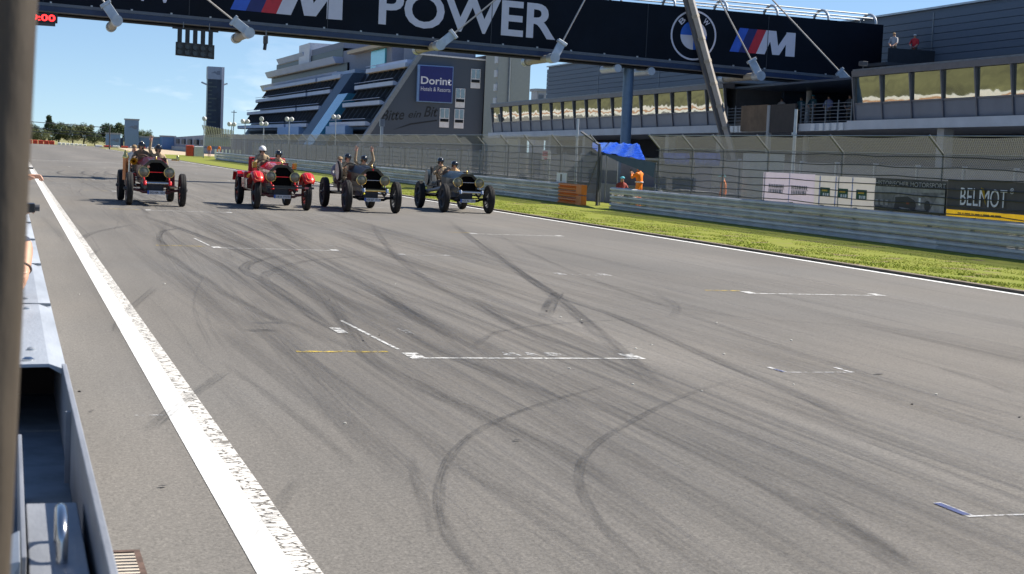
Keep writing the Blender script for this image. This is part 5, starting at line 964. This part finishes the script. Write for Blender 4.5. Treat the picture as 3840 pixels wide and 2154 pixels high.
obj('extinguisher_tube', MB().tube([(x-.78,y+2.3,.72),(x-.78,y+2.3,1.42)], .085, 16), mat('copper', (.45,.20,.10), .3, .9), c1, smooth=True); obj('extinguisher_cap', MB().lathe([(0,0),(.10,0),(.10,.08),(.06,.13),(.06,.2),(.03,.26),(0,.26)], (x-.78,y+2.3,1.42), (0,0,1), 14), BRASS, c1, smooth=True); obj('mirror_tube', MB().tube([(x-.66,y+2.2,.72),(x-.66,y+2.2,1.35)], .05, 12), CHROME, c1, smooth=True)
obj('side_lamp', MB().tube([(x+.62,y+1.7,1.44),(x+.80,y+1.7,1.44)], .035, 10), BRASS, c1, smooth=True); obj('side_lamp_head', MB().lathe([(0,0),(.05,0),(.05,.14),(.03,.18),(0,.2)], (x+.82,y+1.7,1.40), (0,0,1), 12), BRASS, c1, smooth=True)
for k in (-1,1): sidebox(c1, x+.62*k-.15, x+.62*k+.15, y+2.0, y+2.9, .592, .95, MAROON)
obj('step_plate', MB().box(x+.42,x+.66,y-.1,y+.25,.56,.60), mat('brass_dull', (.45,.33,.18), .4, .6), c1)
c2, w2 = car('bright red vintage racing car with red front mudguards, second from left', CX[1], CY[1], CARRED, SHELLB, GALV_D, REDP, 'UB·A 1923H', DKRED, DKRED, LEATHR, 'red2')
x, y = CX[1], CY[1]
for k in (-1,1):
    fn = MB(); vs_ = []; prof = [(-.19,-.06),(-.17,.0),(-.1,.045),(0,.06),(.1,.045),(.17,.0),(.19,-.06)]
    for i in range(9):
        a = R(150-i*16); sc_ = 1-.35*max(0,(1-i)/1) if i < 2 else 1
        for u_, v_ in prof: vs_.append((x+.81*k+u_*(sc_), y-(r_ := .60+v_)*math.cos(math.pi-a)*-1 if False else y+(.60+v_)*math.cos(a)*1.0, .56+(.60+v_)*math.sin(a)))
    K = len(prof); fn.add(vs_, [(i*K+j,i*K+j+1,(i+1)*K+j+1,(i+1)*K+j) for i in range(8) for j in range(K-1)])
    fo = obj('front_mudguard', fn, REDP, c2, smooth=True); fo.modifiers.new('s','SOLIDIFY').thickness = .02
    rg = MB()
    for (w0, z0) in ((.13,.10),(.075,.06)): pass
    def FP(a_, u_): rr = .60+.06-(u_/.19)**2*.10+.004; return (x+.81*k+u_, y+rr*math.cos(R(a_)), .56+rr*math.sin(R(a_)))
    for hw, af in ((.125,146),(.07,136)): obj('mudguard_stripe', MB().tube([FP(92,-hw),FP(118,-hw),FP(af-6,-hw*.9),FP(af,-hw*.5),FP(af+1,0),FP(af,hw*.5),FP(af-6,hw*.9),FP(118,hw),FP(92,hw)], .011, 6), PINK, fo)
    rb = obj('rear_mudguard', MB().prism([(x+.81*k-.17,y+3.15,.95),(x+.81*k-.17,y+3.35,1.14),(x+.81*k-.17,y+4.3,1.14),(x+.81*k-.17,y+4.5,.8),(x+.81*k-.17,y+4.44,.8),(x+.81*k-.17,y+4.26,1.09),(x+.81*k-.17,y+3.4,1.09),(x+.81*k-.17,y+3.2,.92)], (.34,0,0)), CARRED, c2, bevel=.02)
    lt = obj('side_lantern', MB().box(x+.66*k-.07,x+.66*k+.07,y+1.52,y+1.66,1.28,1.48), mat('lantern_gold', (.55,.34,.06), .25, .8) if k < 0 else bpy.data.materials['lantern_gold'], c2, bevel=.02); obj('lantern_glass', MB().box(x+.66*k-.045,x+.66*k+.045,y+1.512,y+1.519,1.31,1.44), mat('amber_glass', (.5,.28,.03), .15) if k < 0 else bpy.data.materials['amber_glass'], lt); obj('lantern_arm', MB().tube([(x+.5*k,y+1.6,1.33),(x+.6*k,y+1.59,1.36)], .018, 8), BRASS, c2)
    sb2 = sidebox(c2, x+.66*k-.19, x+.66*k+.17, y+2.55, y+3.2, .595, 1.13, CARRED, 'side_locker'); tb = sidebox(c2, x+.66*k-.19, x+.66*k+.17, y+1.75, y+2.5, .595, .93, MAROON); obj('silver_trim', MB().box(x+.66*k-.205,x+.66*k-.193,y+1.8,y+1.98,.62,.9), CHROME, tb)
obj('gold_ornament', MB().ell((x-.66,y+2.54,.97), (.11,.012,.10), 12, 6), mat('gold_leaf', (.75,.42,.05), .35, .3), c2, smooth=True)
obj('front_strap', MB().box(x-.60,x+.92,y-.66,y-.645,.70,.765), BLACK, c2); obj('strap_label', MB().box(x+.62,x+.75,y-.664,y-.661,.705,.76), mat('label_pink', (.6,.15,.15), .5), c2)
obj('seat_bench_back', MB().box(x-.62,x+.62,y+3.18,y+3.26,1.05,1.62), LEATHR, c2, bevel=.04)
for k in (-.48,-.05,.45): obj('seat_strap', MB().box(x+k-.03,x+k+.03,y+3.165,y+3.178,1.1,1.6), LEATHK, c2)
c3, w3 = car('black vintage racing car with passenger raising both arms, third from left', CX[2], CY[2], CARBLK, SHELLB, BRASS, CHROME, 'HX·LF 1917', CARBLK, CARBLK, LEATHK, 'blk')
x, y = CX[2], CY[2]
sw = obj('spare_wheel', MB().lathe([(.10,-.05),(.30,-.06),(.34,-.02),(.34,.02),(.30,.06),(.10,.05)], (x-.66,y+2.2,1.28), (1,0,.06), 28, True), RUBBER, c3, smooth=True); obj('spare_disc', MB().lathe([(0,-.05),(.30,-.065),(.30,.065),(0,.05)], (x-.66,y+2.2,1.28), (1,0,.06), 24), mat('disc_pale', (.45,.45,.43), .35, .3), sw, smooth=True)
obj('tail_cone', MB().lathe([(0,0),(.3,.02),(.34,.2),(.2,1.0),(.05,1.3),(0,1.3)], (x,y+3.3,1.05), (0,1,0), 18), CARBLK, c3, smooth=True)
obj('front_mascot_badge', MB().lathe([(0,0),(.03,0),(.03,.015),(0,.02)], (x+.02,y-.002,1.385), (0,-1,0), 12), REDP, c3); obj('yellow_lamp', MB().ell((x-.385,y-.62,.62), (.035,.03,.035), 10, 6), mat('signal_yellow', (.75,.65,.02), .3), c3, smooth=True)
for k in (-1,1): obj('seat_side', MB().prism([(x+.54*k,y+2.3,.9),(x+.54*k,y+3.2,.9),(x+.54*k,y+3.3,1.45),(x+.54*k,y+2.9,1.4)], (.02,0,0)), mat('side_silver', (.16,.16,.15), .35, .3) if k < 0 else bpy.data.materials['side_silver'], c3)
c4, w4 = car('blue-grey bonneted vintage racing car, rightmost, close to the grass', CX[3], CY[3], CARBLU, SHELLB, CHROME, CHROME, 'HX·AL 12H', CARBLK, CARBLK, LEATHK, 'blk', top=1.34, tw=1.61, wd=.98, wb=3.4)
x, y = CX[3], CY[3]
for k in (-1,1): obj('tail_panel', MB().prism([(x+.5*k,y+2.2,.85),(x+.5*k,y+3.9,.85),(x+.5*k,y+3.6,1.05),(x+.5*k,y+2.6,1.4)], (.02,0,0)), mat('panel_silver', (.18,.18,.175), .35, .4) if k < 0 else bpy.data.materials['panel_silver'], c4)
obj('exhaust_pipe', MB().tube([(x-.55,y+.8,.9),(x-.62,y+1.3,.78),(x-.62,y+4.0,.55)], .06, 12), GALV_D, c4, smooth=True)
obj('rear_tank', MB().tube([(x-.45,y+3.1,1.0),(x+.45,y+3.1,1.0)], .28, 18), CARBLK, c4, smooth=True)
# occupants
def occ(label, cxy, dx, hipz, arms, hel, wheel=None, dy=2.72, face=(0,-1,0), stripe=None, shirt=KHAKI, tilt=0, sl='long'):
    J, H = seated(cxy[0]+dx, cxy[1]+dy, hipz, arms, tilt, face, wheel); p, h, fd = person(label, J, shirt, TROUS, 'drivers and passengers in the racing cars', H, sl)
    helmet(p, h, fd, hel, True, True, stripe); return p
BR = mat('jacket_brown', (.16,.11,.07), .8, var=.25, scale=10)
occ('driver in dark helmet at the wheel of the leftmost maroon car', (CX[0],CY[0]), -.25, 1.10, 'wheel', HELM_B, (w1,.235), face=(.35,-1,0), shirt=BR, stripe=GOLDP)
occ('passenger waving one hand in the leftmost maroon car', (CX[0],CY[0]), .29, 1.02, 'wave', HELM_B, stripe=GOLDP, face=(.5,-1,0))
occ('driver in white helmet at the wheel of the bright red car', (CX[1],CY[1]), -.24, 1.13, 'wheel', HELM_W, (w2,.235), face=(.15,-1,0))
occ('passenger in black and cream helmet in the bright red car', (CX[1],CY[1]), .30, 1.0, 'lap', HELM_B, stripe=GOLDP)
occ('driver in black helmet at the wheel of the black car', (CX[2],CY[2]), -.27, .99, 'wheel', HELM_B, (w3,.235), shirt=KHAKI)
occ('passenger with both arms raised in victory signs in the black car', (CX[2],CY[2]), .29, .95, 'victory', HELM_B, face=(-.05,-1,.0))
occ('driver in silver-topped helmet at the wheel of the blue-grey car', (CX[3],CY[3]), -.28, .98, 'wheel', HELM_B, (w4,.235), stripe=mat('helmet_silver', (.65,.62,.55), .25, .5), face=(.1,-1,-.2), dy=2.65)
occ('passenger in black helmet and tan jacket in the blue-grey car', (CX[3],CY[3]), .24, .88, 'lap', HELM_B, shirt=mat('jacket_tan', (.55,.36,.18), .8, var=.15, scale=10), dy=2.65)
def capped(p, h, fd, mt, peak=True):
    z = math.atan2(fd.x, -fd.y); rot = Matrix.Rotation(z, 3, 'Z'); h = Vector(h)
    cp = obj('cap', MB().ell(h+Vector((0,0,.045)), (.098,.112,.085), 16, 6, 0, 90, rot), mt, p, smooth=True)
    if peak: obj('peak', MB().ell(h+fd*.12+Vector((0,0,.05)), (.075,.08,.012), 12, 6, rot=rot), mt, cp, smooth=True)
CAPT = mat('cap_tan', (.25,.17,.09), .8)
J, H = seated(CX[2]-.40, CY[2]+3.42, .90, 'lap'); p, h, fd = person('third man in tan cap sitting at the rear of the black car', J, mat('vest_grey', (.3,.3,.32), .8), TROUS, 'drivers and passengers in the racing cars', H); capped(p, h, fd, CAPT)
J, H = seated(CX[0]-.42, CY[0]+3.6, 1.02, 'lap'); p, h, fd = person('man in white shirt behind the driver of the maroon car', J, mat('shirt_white', (.7,.7,.68), .8), TROUS, 'drivers and passengers in the racing cars', H)
obj('hair', MB().ell(h+Vector((0,.01,.03)), (.092,.102,.085), 14, 6, -20, 90), CAPT, p, smooth=True)
# standing people
def standing(x, y, z=0, s=1.0, face=(0,-1,0), la=None, ra=None):
    f = Vector(face).normalized(); r = Vector((-f.y, f.x, 0))*-1  # r points to the person's left when f=-Y: +X
    r = Vector((-f.y, f.x, 0)); P = lambda a, b, c: Vector((x,y,z))+r*a*s+f*b*s+Vector((0,0,c*s))
    J = dict(pelvis=P(0,0,.95), spine=P(0,-.01,1.15), chest=P(0,-.01,1.34), neck=P(0,.02,1.52), head=P(0,.04,1.64), top=P(0,.03,1.71), face=face, lhip=P(.1,0,.90), rhip=P(-.1,0,.90), lkn=P(.11,.03,.5), rkn=P(-.11,.03,.5), lan=P(.11,-.02,.1), ran=P(-.11,-.02,.1), ltoe=P(.12,.13,.05), rtoe=P(-.12,.13,.05), lsh=P(.19,0,1.43), rsh=P(-.19,0,1.43))
    H = {}
    for sd, k, spec in (('l',1,la),('r',-1,ra)):
        e, w_, d, n, kw = spec or ((.26*k,.0,1.15),(.25*k,.1,.92),(0,.1,-1),(-k,0,0),dict(curl=.3))
        J[sd+'el'] = P(*e); J[sd+'wr'] = P(*w_); H[sd] = (r*d[0]+f*d[1]+Vector((0,0,d[2])), r*n[0]+f*n[1]+Vector((0,0,n[2])), kw)
    return J, H, P
HIVIS = mat('hivis_orange', (1.0,.23,.01), .6, var=.12, scale=9); TEAL = mat('cap_teal', (.06,.36,.46), .7)
camarm = ((.20,.22,1.24),(.06,.33,1.38),(0,.5,.8),(-1,.2,0),dict(curl=.8)); camarm2 = ((-.20,.22,1.24),(-.06,.33,1.38),(0,.5,.8),(1,.2,0),dict(curl=.8))
J, H, P = standing(24.9, 61.2, 0, 1.07, (-.55,.85,0), camarm, camarm2); p, h, fd = person('marshal in orange hi-vis overall filming with phone under blue tarpaulin', J, HIVIS, HIVIS, 'track marshals', H); capped(p, h, fd, TEAL)
SILVT = mat('reflective_tape', (.7,.7,.72), .4); obj('reflective_band', MB().lathe([(.175,-.025),(.180,0),(.175,.025)], P(0,0,1.1), (0,0,1), 18), SILVT, p); obj('hair', MB().ell(h-fd*.05-Vector((0,0,.03)), (.085,.07,.08), 12, 6), mat('hair_blond', (.45,.32,.15), .8), p, smooth=True)
ph = tag(obj('mobile_phone', MB().box(-.04,.04,-.005,.005,-.075,.075), BLACK, org=(0,0,0)), 'black phone held up by the orange marshal', 'phone'); ph.location = P(0,.42,1.50); ph.rotation_euler = (0,0,math.atan2(-.55,-.85))
J, H = seated(25.2, 63.9, .50, 'lap', 0, (-.8,-.6,0)); p, h, fd = person('seated marshal in teal cap and dark red jacket behind the guardrail end', J, mat('jacket_red', (.30,.05,.04), .8, var=.3, scale=8), TROUS, 'track marshals', H); capped(p, h, fd, TEAL)
st2 = thing('folding_stool', 'folding stool under the seated marshal', 'stool', (25.2,63.9,0)); obj('seat', MB().box(25.0,25.4,63.7,64.1,.34,.38), DARKGREY, st2)
for a in (-1,1):
    for b in (-1,1): obj('leg', MB().tube([(25.2+.17*a,63.9+.17*b,.34),(25.2-.17*a,63.9+.17*b,0)], .012, 6), GALV_D, st2)
BLKIT = tag(obj('kit_bag', MB().ell((25.0,59.4,.8), (.2,.35,.16), 14, 8), mat('bag_dark', (.03,.05,.08), .7), org=(25,59.4,.6), smooth=True), 'dark blue kit bag on a crate beside the orange marshal', 'bag'); tag(obj('kit_crate', MB().box(24.8,25.25,59.0,59.8,0,.64), GALV_D, org=(25,59.4,0), bevel=.02), 'grey crate under the dark blue kit bag', 'crate')
# marshals far away
for i, (x_, y_, fc, lab) in enumerate(((26.2,221,(-.3,-1,0),'far marshal in orange beside the pale block barrier'),(27.3,219,(-.8,-.5,0),'far marshal in orange nearest the fence end'))):
    J, H, P = standing(x_, y_, 0, 1.02, fc); p, h, fd = person(lab, J, HIVIS, mat('trousers_lilac', (.35,.2,.3), .8) if i == 0 else bpy.data.materials['trousers_lilac'], 'track marshals', H); capped(p, h, fd, WHITE if i else mat('cap_navy', (.03,.05,.12), .7))
J, H, P = standing(26.2, 52.4, 0, 1.0, (-1,0,0)); 
p, h, fd = person('person in orange vest behind the fence left of the white tent', *(lambda q: (q[0],))(standing(25.4, 54.1, 0, .95, (-1,.2,0))), HIVIS, TROUS, 'track marshals', None); capped(p, h, fd, TEAL)
# spectators on the balcony and landing
BLU = mat('shirt_lilac', (.27,.30,.52), .8); TEE = mat('shirt_teal', (.04,.12,.16), .8); RDS = mat('shirt_red', (.55,.03,.04), .8); GRS = mat('shirt_grey', (.42,.42,.44), .8)
zb = 4.36+lev(78)
lean = ((.24,.2,1.16),(.12,.36,1.02),(-.3,.6,-.2),(0,0,-1),dict(curl=.4)); lean2 = ((-.24,.2,1.16),(-.12,.36,1.02),(.3,.6,-.2),(0,0,-1),dict(curl=.4))
for lab, x_, y_, z_, sh, cap in (('balcony spectator in grey shirt above the brown board',41.4,81.2,zb,GRS,None),('balcony spectator in teal shirt above the dark board, left of two',41.3,78.7,zb,TEE,None),('balcony spectator in teal shirt and cap above dark board',41.5,77.7,zb+.1,TEE,TEAL),
    ('balcony spectator in lilac shirt left of the white column',41.3,75.6,zb,BLU,None),('balcony spectator in dark shirt right of the white column',41.3,73.4,zb,DARKGREY,None),
    ('spectator in grey shirt and cap on the landing at gantry end',47.75,80.2,8.2,GRS,CAPT),('spectator in red shirt and white cap on upper landing',49.1,80.2,8.2,RDS,WHITE)):
    x_, y_ = (x_+1.7, y_*1.04) if z_ < 6 else (x_, y_)
    J, H, P = standing(x_, y_, z_, .97, (-.7,-.7,0), lean, lean2); p, h, fd = person(lab, J, sh, TROUS, 'spectators on the pit building', H, 'short')
    if cap: capped(p, h, fd, cap)
    else: obj('hair', MB().ell(h+Vector((0,0,.03))-fd*.015, (.092,.10,.085), 12, 6, -15, 90), LEATH, p, smooth=True)
# spectators leaning over the steel wall at the left edge
BAND = mat('bracelet_dark', (.05,.03,.02), .5); OLV = mat('shirt_olive', (.12,.12,.05), .8); NVY = mat('shirt_navy', (.03,.04,.07), .8)
def leaner(lab, y_, shirt, hand_pos, elbow, d, n, kw, z=0):
    J, H, P = standing(-.62, y_, z, 1.0, (1,0,0)); hp_ = Vector(hand_pos); J['rwr'] = hp_; J['rel'] = Vector(elbow); H['r'] = (d, n, kw)
    p, h, fd = person(lab, J, shirt, TROUS, 'spectators leaning over the steel wall', H, 'short'); obj('hair', MB().ell(h+Vector((0,0,.03))-fd*.015, (.092,.10,.085), 12, 6, -15, 90), LEATH, p, smooth=True); return p
leaner('spectator stretching a bare arm with a phone over the wall, furthest of three', 16.6, NVY, (.145,16.9,1.60), (-.12,16.75,1.50), (.9,.1,.15), (0,-.3,-1), dict(curl=.75, size=1.25))
p1_ = tag(obj('mobile_phone', MB().box(.10,.24,16.82,16.98,1.695,1.71), BLACK, org=(.17,16.9,1.7)), 'black phone in the furthest spectator\'s outstretched hand', 'phone')
p2 = leaner('spectator holding a dark camera over the wall, middle of three', 12.6, OLV, (.045,12.9,1.39), (-.2,12.8,1.25), (.7,0,.5), (0,-.5,-.8), dict(curl=.7, size=1.1))
cm_ = thing('compact_camera', 'black compact camera held over the wall by the middle spectator', 'camera', (.17,12.9,1.43)); obj('body', MB().box(.12,.20,12.82,12.98,1.44,1.51), BLACK, cm_, bevel=.008); obj('lens_barrel', MB().tube([(.2,12.9,1.475),(.235,12.9,1.475)], .026, 12), DARKGREY, cm_, smooth=True)
p3 = leaner('spectator resting a bare forearm with dark bracelet on the wall, nearest', 10.2, NVY, (.10,10.55,1.14), (.115,10.9,1.34), (-.05,-1,-.3), (-1,0,-.2), dict(curl=.5))
obj('bracelet', MB().torus((.102,10.62,1.18), (.05,.85,.5), .043, .009, 18, 6), BAND, p3)
